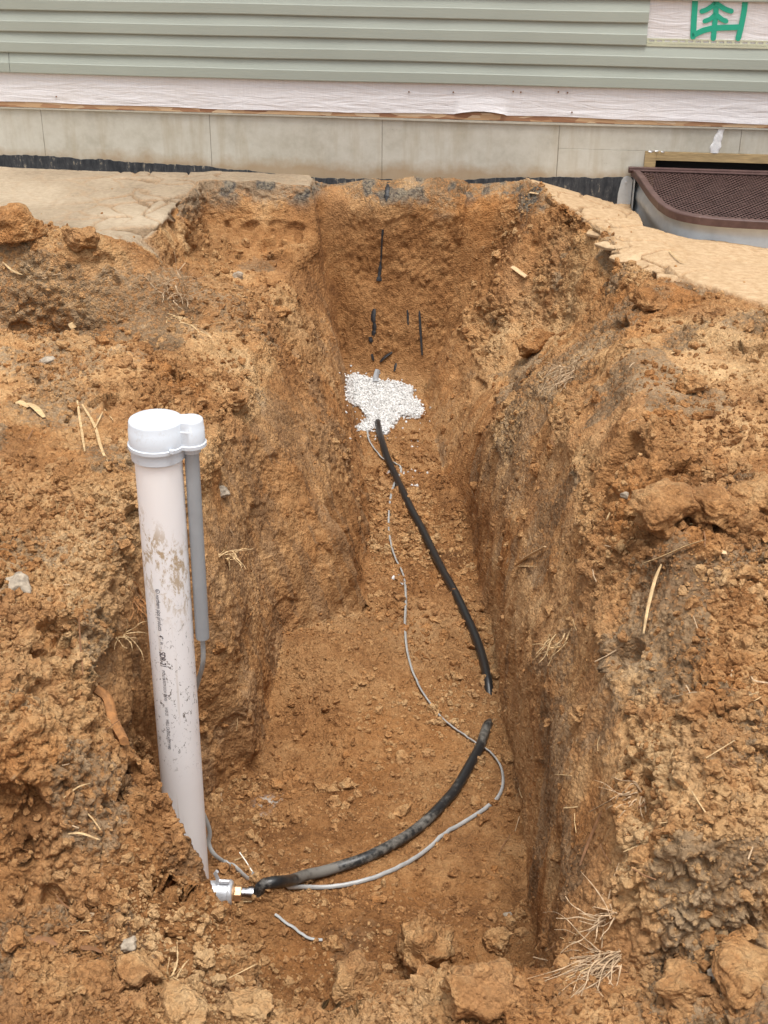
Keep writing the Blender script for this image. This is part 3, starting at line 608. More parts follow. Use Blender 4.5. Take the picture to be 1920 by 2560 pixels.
# printed tree emblem on the wrap
def strokes(parent):
    # coordinates in the emblem's own space (u, h), from the photograph
    def P(px, py):
        d = ray(px, py); t = np.dot(WO+WN*.006-np.array([0, 0, CH]), WN)/np.dot(d, WN); p = np.array([0, 0, CH])+d*t
        return np.dot(p-WO, WD), p[2]
    mb = MB()
    def band(pts, wpx, z=.0075):
        c = catmull([np.array(P(*q)) for q in pts], 6); hw = wpx/2*.00212
        Lf, Rt = [], []
        for k, q in enumerate(c):
            t = c[min(k+1, len(c)-1)]-c[max(k-1, 0)]; t = t/np.linalg.norm(t); n = np.array([-t[1], t[0]])
            Lf.append(q+n*hw); Rt.append(q-n*hw)
        poly = Lf+Rt[::-1]; n = len(c)
        vv = [W(a[0], z, a[1]) for a in Lf]+[W(a[0], z, a[1]) for a in Rt]+[W(a[0], z-.004, a[1]) for a in Lf]+[W(a[0], z-.004, a[1]) for a in Rt]
        ff = [(k, k+1, n+k+1, n+k) for k in range(n-1)]+[(2*n+k, 2*n+k+1, k+1, k) for k in range(n-1)]+[(n+k, n+k+1, 3*n+k+1, 3*n+k) for k in range(n-1)]
        mb.add(vv, ff)
        for e in (c[0], c[-1]):
            m = 12; r = [W(e[0]+hw*cos(2*pi*j/m), z-.0002, e[1]+hw*sin(2*pi*j/m)) for j in range(m)]; mb.add(r, [tuple(range(m))])
    S_ = 420/1452.
    def Z_(x, y): return (1500+x*S_, y*S_)
    band([Z_(822, -160), Z_(822, 0), Z_(812, 170), Z_(805, 315)], 46*S_)
    band([Z_(1260, -160), Z_(1252, 40), Z_(1228, 190), Z_(1195, 330)], 44*S_, .0079)
    band([Z_(815, 300), Z_(900, 262), Z_(1000, 243), Z_(1200, 235)], 44*S_, .0077)
    band([Z_(1002, -80), Z_(1002, 100), Z_(990, 220), Z_(980, 330)], 42*S_, .0075)
    band([Z_(880, 98), Z_(930, 80), Z_(1002, 28)], 38*S_, .0081); band([Z_(1002, 28), Z_(1080, 78), Z_(1135, 97)], 38*S_, .0083)
    band([Z_(905, 182), Z_(950, 165), Z_(1000, 122)], 36*S_, .0085); band([Z_(1000, 122), Z_(1050, 165), Z_(1090, 183)], 36*S_, .0087)
    return mb.build('printed_tree_emblem', M['green'], parent)
strokes(wrap)
# wall behind, sheathing edge, gasket
mb = MB(); mb.box(UL, -.25, .345, UR, -.001, 3.0, W); mb.build('framed_wall', M['osb'], house)
mb = MB(); mb.box(UL, -.05, .306, UR, .004, .343, W); mb.build('sheathing_edge', M['osb'], house)
mb = MB()
us = np.linspace(UL, UR, 160)
top = lambda u: .3045
rings = [[tuple(W(u, -.03, .295)), tuple(W(u, .006, .2965-.004*max(0, sin((u+.3)*1.6)))), tuple(W(u, .007, .3035)), tuple(W(u, -.03, .3040))] for u in us]
mb.loft(rings); mb.build('sill_gasket', M['gasket'], house)
# poured foundation: one block per form width, 3 mm joints, opening for the basement window
seams = [-.028+.926*k for k in range(-6, 9)]
WU0, WU1, WHT = 1.348, 2.56, .172
mb = MB()
FT = .2945
def panel(a, b, z0, z1): 
    mb.box(a+.0010, -.2, z0, b-.0010, -.006, z1, W)
for a, b in zip(seams[:-1], seams[1:]):
    if b <= WU0 or a >= WU1: panel(a, b, -1.6, FT)
    else:
        panel(a, b, WHT, FT)
        if a < WU0: mb.box(a+.0018, -.2, -1.6, WU0, -.006, WHT-.0005, W)
        if b > WU1: mb.box(WU1, -.2, -1.6, b-.0018, -.006, WHT-.0005, W)
        mb.box(max(a, WU0)+.001, -.2, -1.6, min(b, WU1)-.001, -.006, -.62, W)
fnd = mb.build('foundation', M['conc'], house, bevel=.0015)
mb = MB(); mb.box(UL, -.22, -1.6, WU0-.01, -.012, FT-.002, W); mb.box(WU1+.01, -.22, -1.6, UR, -.012, FT-.002, W); mb.box(WU0, -.22, WHT+.01, WU1, -.012, FT-.004, W)
mb.build('joint_filler', simple('joint_grout', (.30, .25, .19), .9, var=.2), house)  # tan-brown backing seen through the panel joints
# tar coating below grade, ragged top edge
us = np.linspace(-4, 1.345, 700)
tu = [-4, -2.14, -1.9, -1.6, -1.46, -1.24, -.95, -.67, -.4, .3, .7, .92, 1.21, 1.4]; tz = [.05, .046, .049, .038, .031, .027, .017, -.002, -.02, -.02, .016, .022, .033, .03]
th = np.interp(us, tu, tz)+.004*vnoise(np.stack([us*9, us*0, us*0], -1), 4)+.003*vnoise(np.stack([us*60, us*0, us*0], -1), 5)
mb = MB(); vv = []
for u, h in zip(us, th): vv += [W(u, -.005, h+.001), W(u, -.0025, h), W(u, -.0025, -.5)]
mb.add(vv, [(3*k+j, 3*k+3+j, 3*k+4+j, 3*k+1+j) for k in range(len(us)-1) for j in (0, 1)])
mb.build('damp_proof_coating', M['tar'], house, smooth=60)
# sealed crack, window opening
mb = MB(); pts = [(1.722, .295, .017), (1.712, .26, .019), (1.706, .225, .024), (1.70, .19, .026), (1.700, .173, .022)]
c = catmull([(a, b, r) for a, b, r in pts], 8); rings = []
for a, b, r in c:
    r *= 1+.12*sin(b*130)
    rings.append([tuple(W(a+r*cos(t)*1.0, -.005+.007*sin(t), b)) for t in np.linspace(0, pi, 9)])
mb.loft(rings, False, False); mb.build('crack_sealant', M['foam'], house, smooth=60)
win = MB(); win.box(WU0, -.10, -.62, WU0+.058, .002, WHT-.002, W); win.box(WU0+.0585, -.10, WHT-.045, WU1-.06, .000, WHT-.001, W); win.box(WU1-.059, -.10, -.62, WU1, .002, WHT-.002, W)
wf = win.build('window_buck', M['lumber'], house, bevel=.001)
mb = MB()
for a, b, r in ((WU0+.03, WHT+.001, .010), (WU0+.06, WHT+.003, .008), (WU0+.09, WHT+.001, .007)):
    mb.add([W(a+r*cos(t)*1.6, .003+.003*sin(t*2), b+r*.5*sin(t)) for t in np.linspace(0, 2*pi, 9)[:-1]], [tuple(range(8))])
mb.build('mortar_smear', M['foam'], house)
mb = MB(); mb.box(WU0+.06, -.9, -.6, WU1-.06, -.11, WHT-.05, W); mb.build('interior_dark_block', M['hole'], house)  # solid block; the darkness inside the opening is put into its near-black colour
# staples / nails in the wrap
for px, py in ((1022, 230), (1133, 231), (1283, 229), (1302, 231), (1396, 230), (1419, 232), (1430, 281), (140, 242)):
    d = ray(px, py); t = np.dot(WO+WN*.012-np.array([0, 0, CH]), WN)/np.dot(d, WN); p = np.array([0, 0, CH])+d*t; u_ = np.dot(p-WO, WD)
    mb = MB(); mb.loft([[tuple(W(u_+.004*cos(a), o, p[2]+.004*sin(a))) for a in np.linspace(0, 2*pi, 8)[:-1]] for o in (0, .010)])
    mb.build('nail_head', M['brownroot'], house)

tick('house')
# ------------------------------------------------------------------ window well and its cover
UC = 1.955
def outline(off=0, n=10):
    hw = UC-1.285+off; base = [(-hw+.01, 0.012), (-hw+.035, .16), (-hw+.065, .50), (-hw+.095, .72)]
    k = catmull(base, 6)
    cx, cy, r = -hw+.095+.24, .80, .26+off*.6
    arc = [(-hw+.135, .84+off*.6), (-hw+.20, .915+off*.9), (-hw+.31, .965+off), (-hw+.45, .988+off), (-hw+.62, .995+off)]
    pts = [np.array(q) for q in k]+[np.array(q) for q in catmull([k[-1]]+arc, 5)][1:]
    L = [(UC+q[0], q[1]) for q in pts]; Rr = [(UC-q[0], q[1]) for q in pts[::-1]]
    return L+Rr
cz = lambda o: .078-.006*o/1.06                     # the cover falls slightly away from the wall
well = empty('window_well', W(UC, .5, -.1), 'pale galvanised window well standing in the sand against the foundation', 'window well')
mb = MB(); ol = outline(-.012); inn = outline(-.018)
hs3 = [-.75]+list(np.linspace(-.6, 0, 26)); rings = []
for hh in hs3:
    b = .010*cos((hh)*2*pi/.11); ww = outline(-.020+b*.8)
    rings.append([tuple(W(a, max(o, .004), hh+cz(o)-.012)) for a, o in ww])
mb.loft(rings, False, False)
ww = outline(-.005); rings = [[tuple(W(a, max(o, .004), cz(o)-.012)) for a, o in outline(-.012)], [tuple(W(a, max(o, .004), cz(o)-.006)) for a, o in outline(-.006)], [tuple(W(a, max(o, .004), cz(o)-.012)) for a, o in outline(.002)], [tuple(W(a, max(o, .004), cz(o)-.03)) for a, o in outline(.002)]]
mb.loft(rings, False, False)
mb.build('corrugated_wall', M['steel'], well, smooth=50)
for s, ue in ((1, 2*UC-1.285), (-1, 1.285)):
    mb = MB()
    a = ue+.012; prof = [(0, -.6), (0, .035), (-.012, .050), (-.03, .055), (-.048, .048), (-.058, .030), (-.070, -.04), (-.072, -.6)]
    mb.loft([[tuple(W(a+x*(-s) if s > 0 else a+x, o, h-.012)) for x, h in prof] for o in (.002, .006)])
    mb.loft([[tuple(W(a-.008*s, o, h)) for o, h in ((.004, .04), (.07, .035), (.07, -.5), (.004, -.5))], [tuple(W(a-.004*s, o, h)) for o, h in ((.004, .04), (.07, .035), (.07, -.5), (.004, -.5))]])
    fl = mb.build('mounting_flange', M['steel'], well, bevel=.001)
mb = MB(); mb.loft([[tuple(W(1.262+.006*cos(a), o, .012+.006*sin(a))) for a in np.linspace(0, 2*pi, 7)[:-1]] for o in (.006, .012)])
mb.build('bolt', M['cast'], fl)
cover = empty('window_well_cover', W(UC, .5, .07), 'dark brown expanded metal grate lying over the window well', 'well cover')
mb = MB(); o1 = outline(.012); o2 = outline(-.012)
rings = []
for off, dz in ((.013, -.030), (.014, .004), (.011, .008), (-.018, .008), (-.020, .004), (-.010, .003), (-.010, -.030)):
    rings.append([tuple(W(a, o, cz(o)+dz)) for a, o in outline(off)])
n = len(o1); k = len(rings); vv = [q for r in rings for q in r]
mb.add(vv, [(i*n+j, i*n+j+1, ((i+1) % k)*n+j+1, ((i+1) % k)*n+j) for i in range(k) for j in range(n-1)]+[tuple(i*n for i in range(k)), tuple(i*n+n-1 for i in range(k))])
mb.box(1.268, .008, .066, 2*UC-1.268, .040, .094, W)
mb.box(1.272, .0405, .080, 2*UC-1.272, .060, .0865, W)
mb.build('rim_frame', M['brown'], cover, bevel=.0015)
# expanded metal: two families of strands crossing
pol = outline(-.004)
def clip(p0, p1):
    P0 = np.array(p0); P1 = np.array(p1); T = [];
    for i in range(len(pol)):
        a = np.array(pol[i]); b = np.array(pol[(i+1) % len(pol)]); dd = P1-P0; e = b-a; den = dd[0]*e[1]-dd[1]*e[0]
        if abs(den) < 1e-12: continue
        w0 = a-P0; t = (w0[0]*e[1]-w0[1]*e[0])/den; s_ = (w0[0]*dd[1]-w0[1]*dd[0])/den
        if 0 <= s_ <= 1 and 0 <= t <= 1: T.append(t)
    T.sort(); return [(P0+(P1-P0)*T[i], P0+(P1-P0)*T[i+1]) for i in range(0, len(T)-1, 2)]
mb = MB(); ang = radians(57)
for s in (-1, 1):
    dx, dy = cos(ang)*s, sin(ang); pitch = .0285
    for k in range(-70, 130):
        x0 = 1.2+k*pitch
        for a, b in clip((x0-dx*.2, -.2*dy), (x0+dx*1.6, 1.6*dy)):
            if a[1] > b[1]: a, b = b, a
            if b[1] < .062: continue
            if a[1] < .055: a = a+(b-a)*((.055-a[1])/(b[1]-a[1]))
            e = b-a; ln = np.linalg.norm(e)
            if ln < .01: continue
            nn = np.array([-e[1], e[0]])/ln*.0046; t = .0025*(1 if s > 0 else .6); base = .001*s
            sag = lambda q: cz(q[1])-.004
            vv = [W(*(a+nn), sag(a)+base), W(*(b+nn), sag(b)+base), W(*(b-nn), sag(b)+base-.001*s), W(*(a-nn), sag(a)+base-.001*s)]
            vv += [v_+np.array([0, 0, t]) for v_ in vv]
            mb.add(vv, [(0, 1, 2, 3), (7, 6, 5, 4), (0, 4, 5, 1), (1, 5, 6, 2), (2, 6, 7, 3), (3, 7, 4, 0)])
mb.build('expanded_mesh', M['brown'], cover)

# ------------------------------------------------------------------ well casing, cap, conduit
CX, CY = -.545, 2.80; capz = .245           # underside of cap collar
casing = empty('well_casing', (CX, CY, -1.1), 'white plastic well pipe standing upright in the pit with pale cap and grey conduit', 'well pipe')
LEAN = Matrix.Translation((CX, CY, capz)) @ Matrix.Rotation(radians(.4), 4, 'Y')
def cz_(x, y, z): return tuple(LEAN @ Vector((x, y, z)))
RP = .0572
pipe = None
mb = MB(); n = 64
mb.loft([[(RP*cos(2*pi*j/n), RP*sin(2*pi*j/n), z) for j in range(n)] for z in np.linspace(-1.42, .02, 30)])
pipe = mb.build('casing_pipe', M['casing'], None, smooth=50); pipe.matrix_world = LEAN; pipe.parent = casing; pipe.matrix_parent_inverse = casing.matrix_world.inverted()
def printed(s, size, zt, theta, bold=False, sx=.66):
    cu = bpy.data.curves.new('txt', 'FONT'); cu.body = s; cu.size = size; cu.resolution_u = 4
    if bold: cu.offset = size*.018
    to = bpy.data.objects.new('txt', cu); COL.objects.link(to); bpy.context.view_layer.update()
    me = bpy.data.meshes.new_from_object(to.evaluated_get(bpy.context.evaluated_depsgraph_get())); bpy.data.objects.remove(to)
    co = np.array([v.co[:] for v in me.vertices]); co[:, 0] *= sx; wdt = co[:, 0].max() if len(co) else 0
    # text runs down the pipe, tops of the letters to the right
    th = theta+(co[:, 1]-size*.3)/RP
    out = np.stack([(RP+.0006)*np.cos(th), (RP+.0006)*np.sin(th), zt-co[:, 0]], 1)
    return out, [tuple(p.vertices) for p in me.polygons], wdt
mb = MB(); th0 = radians(-107); z = -.345
circ = [(RP+.0007, th0, z)]
m_ = 20
for rad in ((.0060, .0048),):
    vv = []
    for j in range(m_):
        for r_ in rad:
            a = 2*pi*j/m_; th = th0+(r_*cos(a)+.001)/RP; vv.append(((RP+.0006)*cos(th), (RP+.0006)*sin(th), z-r_*sin(a)))
    mb.add(vv, [(2*j, 2*j+1, (2*j+3) % (2*m_), (2*j+2) % (2*m_)) for j in range(m_)])
for s, size, gap, bold in (('N', .009, .006, 1), ('northern pipe products', .0170, .014, 0), ('4"', .0170, .010, 1), ('IPS', .011, .006, 0), ('\u2014', .012, .008, 0), ('SDR-21', .0230, .012, 1), ('PVC 1120 ASTM D2241 200 PSI', .011, .02, 0), ('14 05 22', .0120, .012, 0), ('WELL CASING ASTM F480', .013, 0, 0)):
    zs = z-(-.0035 if s == 'N' else 0) if s == 'N' else z
    v_, f_, wd = printed(s, size, zs, th0, bold)
    mb.add(v_, f_); z -= (wd*1.0+gap)
ink = mb.build('printed_text', M['ink'], None); ink.matrix_world = LEAN; ink.parent = pipe; ink.matrix_parent_inverse = pipe.matrix_world.inverted()
LB = np.array([.0800, .006])
def capout(t, off):
    # star-shaped outline: big circle plus a lobe for the conduit
    d_ = np.array([cos(t), sin(t)]); r1 = .0675+off; b = d_@LB; q = b*b-(LB@LB-(.0345+off)**2)
    r2 = b+math.sqrt(q) if (q > 0 and b > 0) else 0
    k = .034; h = max(0, k-abs(r1-r2))/k; base = max(r1, r2)+h*h*k*.25
    return base
th = np.linspace(0, 2*pi, 161)[:-1]
def ringc(off, z, ox=0): return [tuple(((capout(t, off)+0)*cos(t), capout(t, off)*sin(t), z)) for t in th]
mb = MB(); rings = [ringc(.003, .030), ringc(.003, .0385), ringc(0, .040), ringc(-.0005, .075), ringc(-.0015, .0765), ringc(-.0025, .094), ringc(-.004, .0975), ringc(-.0075, .0995)]
for sc_, dz in ((.75, .1008), (.45, .1014), (.15, .1016)):
    rings.append([(x*sc_, y*sc_, dz) for x, y, _ in ringc(-.0095, 0)])
mb.loft(rings)
cap = mb.build('well_cap', M['cap'], None, smooth=38)
mb = MB(); mb.loft([[(r*cos(t), r*sin(t), z) for t in th] for r, z in ((.0625, -.001), (.0645, .001), (.0650, .0295))]); 
mb.loft([[(LB[0]+r*cos(t), LB[1]+r*sin(t), z) for t in th] for r, z in ((.0215, .012), (.0225, .014), (.0235, .0297))])
sk = mb.build('collar', M['cap'], None, smooth=38)
mb = MB()
for x, y in ((.045, -.062),): mb.loft([[(x+.007*cos(t), y+.007*sin(t), z) for t in np.linspace(0, 2*pi, 7)[:-1]] for z in (.038, .046)])
bo = mb.build('cap_bolt', M['cap'], None)
for o in (cap, sk, bo):
    o.matrix_world = LEAN
cap.parent = casing; cap.matrix_parent_inverse = casing.matrix_world.inverted()
for o in (sk, bo): o.parent = cap; o.matrix_parent_inverse = cap.matrix_world.inverted()
mb = MB(); rings = []
for r, z in ((.0178, .02), (.0178, -.515), (.0172, -.520), (.0145, -.521)): rings.append([(LB[0]+r*cos(t), LB[1]+r*sin(t), z) for t in np.linspace(0, 2*pi, 33)[:-1]])
mb.loft(rings, cap=False); rr_ = [(LB[0]+.0145*cos(t), LB[1]+.0145*sin(t), -.505) for t in np.linspace(0, 2*pi, 33)[:-1]]; mb.loft([rings[-1], rr_])
cnd = mb.build('conduit', M['cond'], None, smooth=40); cnd.matrix_world = LEAN; cnd.parent = casing; cnd.matrix_parent_inverse = casing.matrix_world.inverted()

# ------------------------------------------------------------------ pitless fitting low on the casing
fp = Vector(atY(563, 2232, 2.66)); fit = empty('pipe_fitting', fp, 'silver cast well fitting with brass nut and hose clamp low in the pit', 'pipe fitting')
ax = Vector((1, -.03, .0)).normalized(); s1 = ax.cross(Vector((0, 0, 1))).normalized(); s2 = s1.cross(ax)
def fr(a, r, t): return tuple(fp+ax*a+s1*(r*cos(t))+s2*(r*sin(t)))
def rev(prof, n=28, hexr=False):
    mb = MB(); mb.loft([[fr(a, r, 2*pi*j/n+pi/6) for j in range(n)] for a, r in prof]); return mb
rev([(-.05, .030), (-.035, .032), (.008, .032), (.010, .0335)]).build('fitting_body', M['cast'], fit, smooth=35)
rev([(.0105, .036), (.016, .0365), (.0165, .034), (.019, .033), (.021, .030)]).build('flange', M['cast'], fit, smooth=35)
rev([(.0212, .024), (.026, .022)]).build('gasket', M['brass'], fit, smooth=35)
rev([(.0265, .0225), (.029, .0235), (.045, .0235), (.047, .0225)], 6).build('hex_nut', M['brass'], fit, bevel=.001)
rev([(.0475, .018), (.056, .018), (.057, .0165), (.062, .0165), (.0622, .0185), (.075, .0185)]).build('barb', M['chrome'], fit, smooth=35)
mb = rev([(.068, .0200), (.080, .0200)]); mb.loft([[tuple(fp+ax*(.069+.004*cos(t)+k*.014)+s2*(.024+.004*sin(t))-s1*0) for t in np.linspace(0, 2*pi, 9)[:-1]] for k in (0, 1)])
mb.build('hose_clamp', M['chrome'], fit, smooth=35)
mb = MB(); q = fp+Vector((-.008, 0, .040)); mb.tube([q+Vector((-.012, 0, -.010)), q+Vector((-.010, 0, .012)), q+Vector((-.016, 0, .030)), q+Vector((-.010, 0, .038))], .0055, 8)
mb.tube([q+Vector((-.006, 0, .002)), q+Vector((.022, -.002, .002))], .006, 8); mb.build('bracket', M['cast'], fit, smooth=35)

# ------------------------------------------------------------------ black water line and grey cable, laid on the trench floor
def lay(pixels, r, lift=.0, sink=None, n=8, pre=None, post=None, clear=1.0):
    pts = [np.array(hit(u, v)[0]) for u, v in pixels]
    for k in range(len(pts)): pts[k] = pts[k]+np.array([0, 0, r*.9+lift])
    dense = catmull(pts, n); out = []
    zs = []
    for q in dense:
        g = max(drop(q[0]+dx, q[1]+dy, q[2]+.12).z for dx, dy in ((0, 0), (r*.5, 0), (-r*.5, 0))); zs.append(g+r*clear)
    zs = np.array(zs); z0 = np.array([q[2] for q in dense])
    z = .35*z0+.65*zs
    for _ in range(10): z[1:-1] = z[1:-1]*.5+z[:-2]*.25+z[2:]*.25
    if sink is None: z = np.maximum(z, zs+r*.1)
    if sink is not None:
        tt = np.linspace(0, len(pixels)-1, len(z)); z = z-np.interp(tt, *sink)
    res = [np.array([q[0], q[1], zz]) for q, zz in zip(dense, z)]
    for _ in range(3):
        for k in range(1, len(res)-1): res[k][:2] = res[k][:2]*.5+(res[k-1][:2]+res[k+1][:2])*.25
    if pre: res = catmull(list(pre)+[res[0]], 6)[:-1]+res
    if post: res = res[:-1]+catmull([res[-1]]+list(post), 6)
    return res
hp = [(655, 2218), (700, 2213), (760, 2200), (840, 2180), (920, 2152), (1000, 2112), (1070, 2060), (1130, 1995), (1170, 1930), (1198, 1880), (1214, 1830), (1226, 1790), (1226, 1745), (1217, 1700), (1202, 1640), (1180, 1580), (1148, 1510), (1105, 1430), (1060, 1340), (1020, 1260), (985, 1190), (962, 1130), (948, 1085), (945, 1060)]
hose = lay(hp, .0165, pre=[fp+ax*.066, fp+ax*.085+Vector((0, .003, -.006))], sink=([0, 1.0, 2.0, 9.4, 10.3, 11.6, 12.8, 23], [.012, .006, 0, 0, .01, .075, 0, .004]))
mb = MB(); mb.tube(hose, .0165, 16)
tag(mb.build('water_line', M['hose'], None, smooth=50), 'muddy black poly water pipe curving along the trench floor', 'water pipe')
cp = [(560, 2160), (600, 2184), (645, 2205), (700, 2219), (760, 2223), (840, 2220), (920, 2203), (1000, 2170), (1080, 2118), (1150, 2067), (1220, 2020), (1248, 1992), (1258, 1955), (1250, 1915), (1220, 1880), (1170, 1850), (1100, 1795), (1050, 1725), (1022, 1650), (1012, 1570), (1015, 1500), (1008, 1440), (985, 1390), (972, 1330), (975, 1260), (985, 1215), (1004, 1180), (990, 1163), (955, 1150), (925, 1110), (918, 1075)]
ce = LEAN @ Vector((LB[0], LB[1], -.51))
cable = lay(cp, .0052, lift=.003, clear=1.15, pre=[ce, LEAN @ Vector((LB[0]-.004, LB[1]+.004, -.60)), LEAN @ Vector((LB[0]-.030, LB[1]+.045, -.70)), LEAN @ Vector((.012, .072, -.84)), LEAN @ Vector((.012, .074, -1.05)), Vector((CX+.045, CY+.075, -.97)), Vector(atY(522, 2108, 2.87)), Vector(atY(535, 2135, 2.86))])
mb = MB(); mb.tube(cable, .0064, 8, flat=.55)
tag(mb.build('electrical_cable', M['cable'], None, smooth=60), 'thin grey cable looping from the conduit across the trench floor to the gravel', 'cable')
mb = MB(); r_ = lay([(688, 2290), (715, 2312), (745, 2334), (775, 2351), (806, 2354)], .0045, lift=.004, clear=1.2); mb.tube(r_, .0045, 8, flat=.7)
tag(mb.build('cable_offcut', M['cable'], None, smooth=60), 'short curved grey cable offcut lying below the silver fitting', 'cable offcut')
mb = MB(); a, b = [Vector(hit(*q)[0])+Vector((0, 0, z_)) for q, z_ in (((600, 2150), .03), ((632, 2188), .012))]; mb.tube([a, a.lerp(b, .5)+Vector((0, 0, .003)), b], .0018, 6, flat=.6)
c_ = Vector(hit(627, 2200)[0])+Vector((0, 0, .012)); mb.tube([b, b.lerp(c_, .5)+Vector((.002, 0, .004)), c_], .0022, 6)
tag(mb.build('cable_tie', M['tie'], None), 'small cream plastic tie fastened round the grey cable near the fitting', 'cable tie')

tick('pipes')
# ------------------------------------------------------------------ gravel heap at the far end of the trench
GP = [(868, 948), (885, 940), (940, 956), (1000, 962), (1030, 975), (1028, 992), (1045, 1010), (1058, 1030), (1050, 1046), (1000, 1040), (985, 1062), (972, 1082), (955, 1086), (935, 1068), (915, 1085), (892, 1072), (922, 1050), (905, 1022), (880, 1010), (868, 1000)]
ico = {}
def icos(sub):
    if sub not in ico:
        bm = bmesh.new(); bmesh.ops.create_icosphere(bm, subdivisions=sub, radius=1); ico[sub] = (np.array([v.co[:] for v in bm.verts]), np.array([[v.index for v in f.verts] for f in bm.faces])); bm.free()
    return ico[sub]
def rot_rand(n):
    q = rng.normal(size=(n, 4)); q /= np.linalg.norm(q, axis=1, keepdims=True); w_, x, y, z = q.T
    return np.stack([np.stack([1-2*(y*y+z*z), 2*(x*y-z*w_), 2*(x*z+y*w_)], -1), np.stack([2*(x*y+z*w_), 1-2*(x*x+z*z), 2*(y*z-x*w_)], -1), np.stack([2*(x*z-y*w_), 2*(y*z+x*w_), 1-2*(x*x+y*y)], -1)], 1)
def scatter_mesh(name, pos, size, sub, ang, m, smooth, aniso=.35, extra=None):
    bv, bf = icos(sub); n = len(pos); R = rot_rand(n); sc_ = 1+aniso*rng.uniform(-1, 1, (n, 3))
    tmpl = []
    for k in range(8):
        o = bv*(1+ang*vnoise(bv*1.5+k*9.1, 200+k)[:, None]+ang*.6*vnoise(bv*3.6+k*5.1, 300+k)[:, None]); tmpl.append(o)
    tmpl = np.array(tmpl); V = tmpl[rng.integers(0, 8, n)]*sc_[:, None, :]*size[:, None, None]
    V = np.einsum('nij,nkj->nki', R, V)+pos[:, None, :]
    Fc = (bf[None]+(np.arange(n)*len(bv))[:, None, None]).reshape(-1, 3).astype(np.int32)
    me = bpy.data.meshes.new(name); V = V.reshape(-1, 3)
    me.vertices.add(len(V)); me.vertices.foreach_set('co', V.astype(np.float32).ravel()); me.loops.add(Fc.size); me.loops.foreach_set('vertex_index', Fc.ravel())
    me.polygons.add(len(Fc)); me.polygons.foreach_set('loop_start', np.arange(0, Fc.size, 3, dtype=np.int32)); me.polygons.foreach_set('use_smooth', np.full(len(Fc), smooth)); me.update(calc_edges=True)
    me.materials.append(m); o = bpy.data.objects.new(name, me); COL.objects.link(o); return o
pos = []; gx = np.array([p[0] for p in GP]); gy = np.array([p[1] for p in GP])
while len(pos) < 8500:
    u, v = rng.uniform(860, 1066), rng.uniform(936, 1094)
    if inpoly(np.array([u+rng.normal()*3]), np.array([v+rng.normal()*3]), GP)[0]:
        p = hit(u, v)[0]; pos.append([p.x, p.y, p.z+rng.uniform(0, .018)])
for _ in range(70):
    a = rng.integers(0, len(GP)); u, v = np.array(GP[a])+rng.normal(size=2)*16; p = hit(u, v)[0]; pos.append([p.x, p.y, p.z+.002])
for u, v, s_, n_ in ((1010, 1190, 10, 9), (1035, 1215, 12, 6), (1050, 1190, 18, 6), (988, 1445, 5, 8), (1008, 1462, 3, 3), (972, 1180, 4, 4), (1030, 1110, 14, 7)):
    for _ in range(n_):
        p = hit(u+rng.normal()*s_, v+rng.normal()*s_*.6)[0]; pos.append([p.x, p.y, p.z+.002])
pos = np.array(pos); o = scatter_mesh('gravel', pos, rng.uniform(.0032, .0074, len(pos)), 1, .5, M['gravel'], False); tag(o, 'heap of small white stones covering the pipe at the far trench end', 'gravel', kind='stuff')

# ------------------------------------------------------------------ loose crumbs of soil
rmask = (rough*(1-.6*scr)*(.25+crmask)+.28*floor)*((Gd[..., 1] > 1.65) & (Gd[..., 1] < 6.7))*detail*(1-sand*.97)*(.15+flat)
Nn = normals(Gd); dist = np.sqrt(Gd[..., 0]**2+Gd[..., 1]**2+(Gd[..., 2]-CH)**2)
prob = (rmask/1).ravel().astype(float); prob = np.where((np.abs(Gd[..., 0]).ravel() < .34*Gd[..., 1].ravel()+.1), prob, 0); prob /= prob.sum()
NCL = 46000
idx = rng.choice(prob.size, NCL, p=prob); base = Gd.reshape(-1, 3)[idx]; nn_ = Nn.reshape(-1, 3)[idx]; dd = dist.ravel()[idx]
size = .0022*(1/(1-rng.uniform(0, .985, NCL)))**.52*(dd/3.2)**.45; size = np.minimum(size, .024)
cx_ = []
for _ in range(260):
    t = rng.uniform(0, 1); u, v = 352+t*118+rng.normal()*7-9, 1845+t*300+rng.normal()*9
    p = hit(u, v)[0]; cx_.append((p.x, p.y, p.z))
cx_ = np.array(cx_); base = np.concatenate([base, cx_]); nn_ = np.concatenate([nn_, np.tile([0, -.3, .9], (260, 1))]); size = np.concatenate([size, rng.uniform(.003, .013, 260)])
kq = ~((base[:, 1] > np.percentile(pos[:8500, 1], 1)) & (base[:, 1] < np.percentile(pos[:8500, 1], 99)+.02) & (base[:, 0] > np.percentile(pos[:8500, 0], 1)-.02) & (base[:, 0] < np.percentile(pos[:8500, 0], 99)+.01))
base, nn_, size = base[kq], nn_[kq], size[kq]
bg_ = size > .0065
o = scatter_mesh('soil_crumbs', (base+nn_*(size*.25)[:, None])[~bg_], size[~bg_], 1, .45, M_CLOD, False); tag(o, 'fine loose brown crumbs of soil strewn over the dug ground', 'soil', kind='stuff')
o = scatter_mesh('soil_lumps', (base+nn_*(size*.2)[:, None])[bg_], size[bg_], 2, .5, M_CLOD, False); tag(o, 'coarser loose lumps of soil strewn over the dug ground', 'soil', kind='stuff')

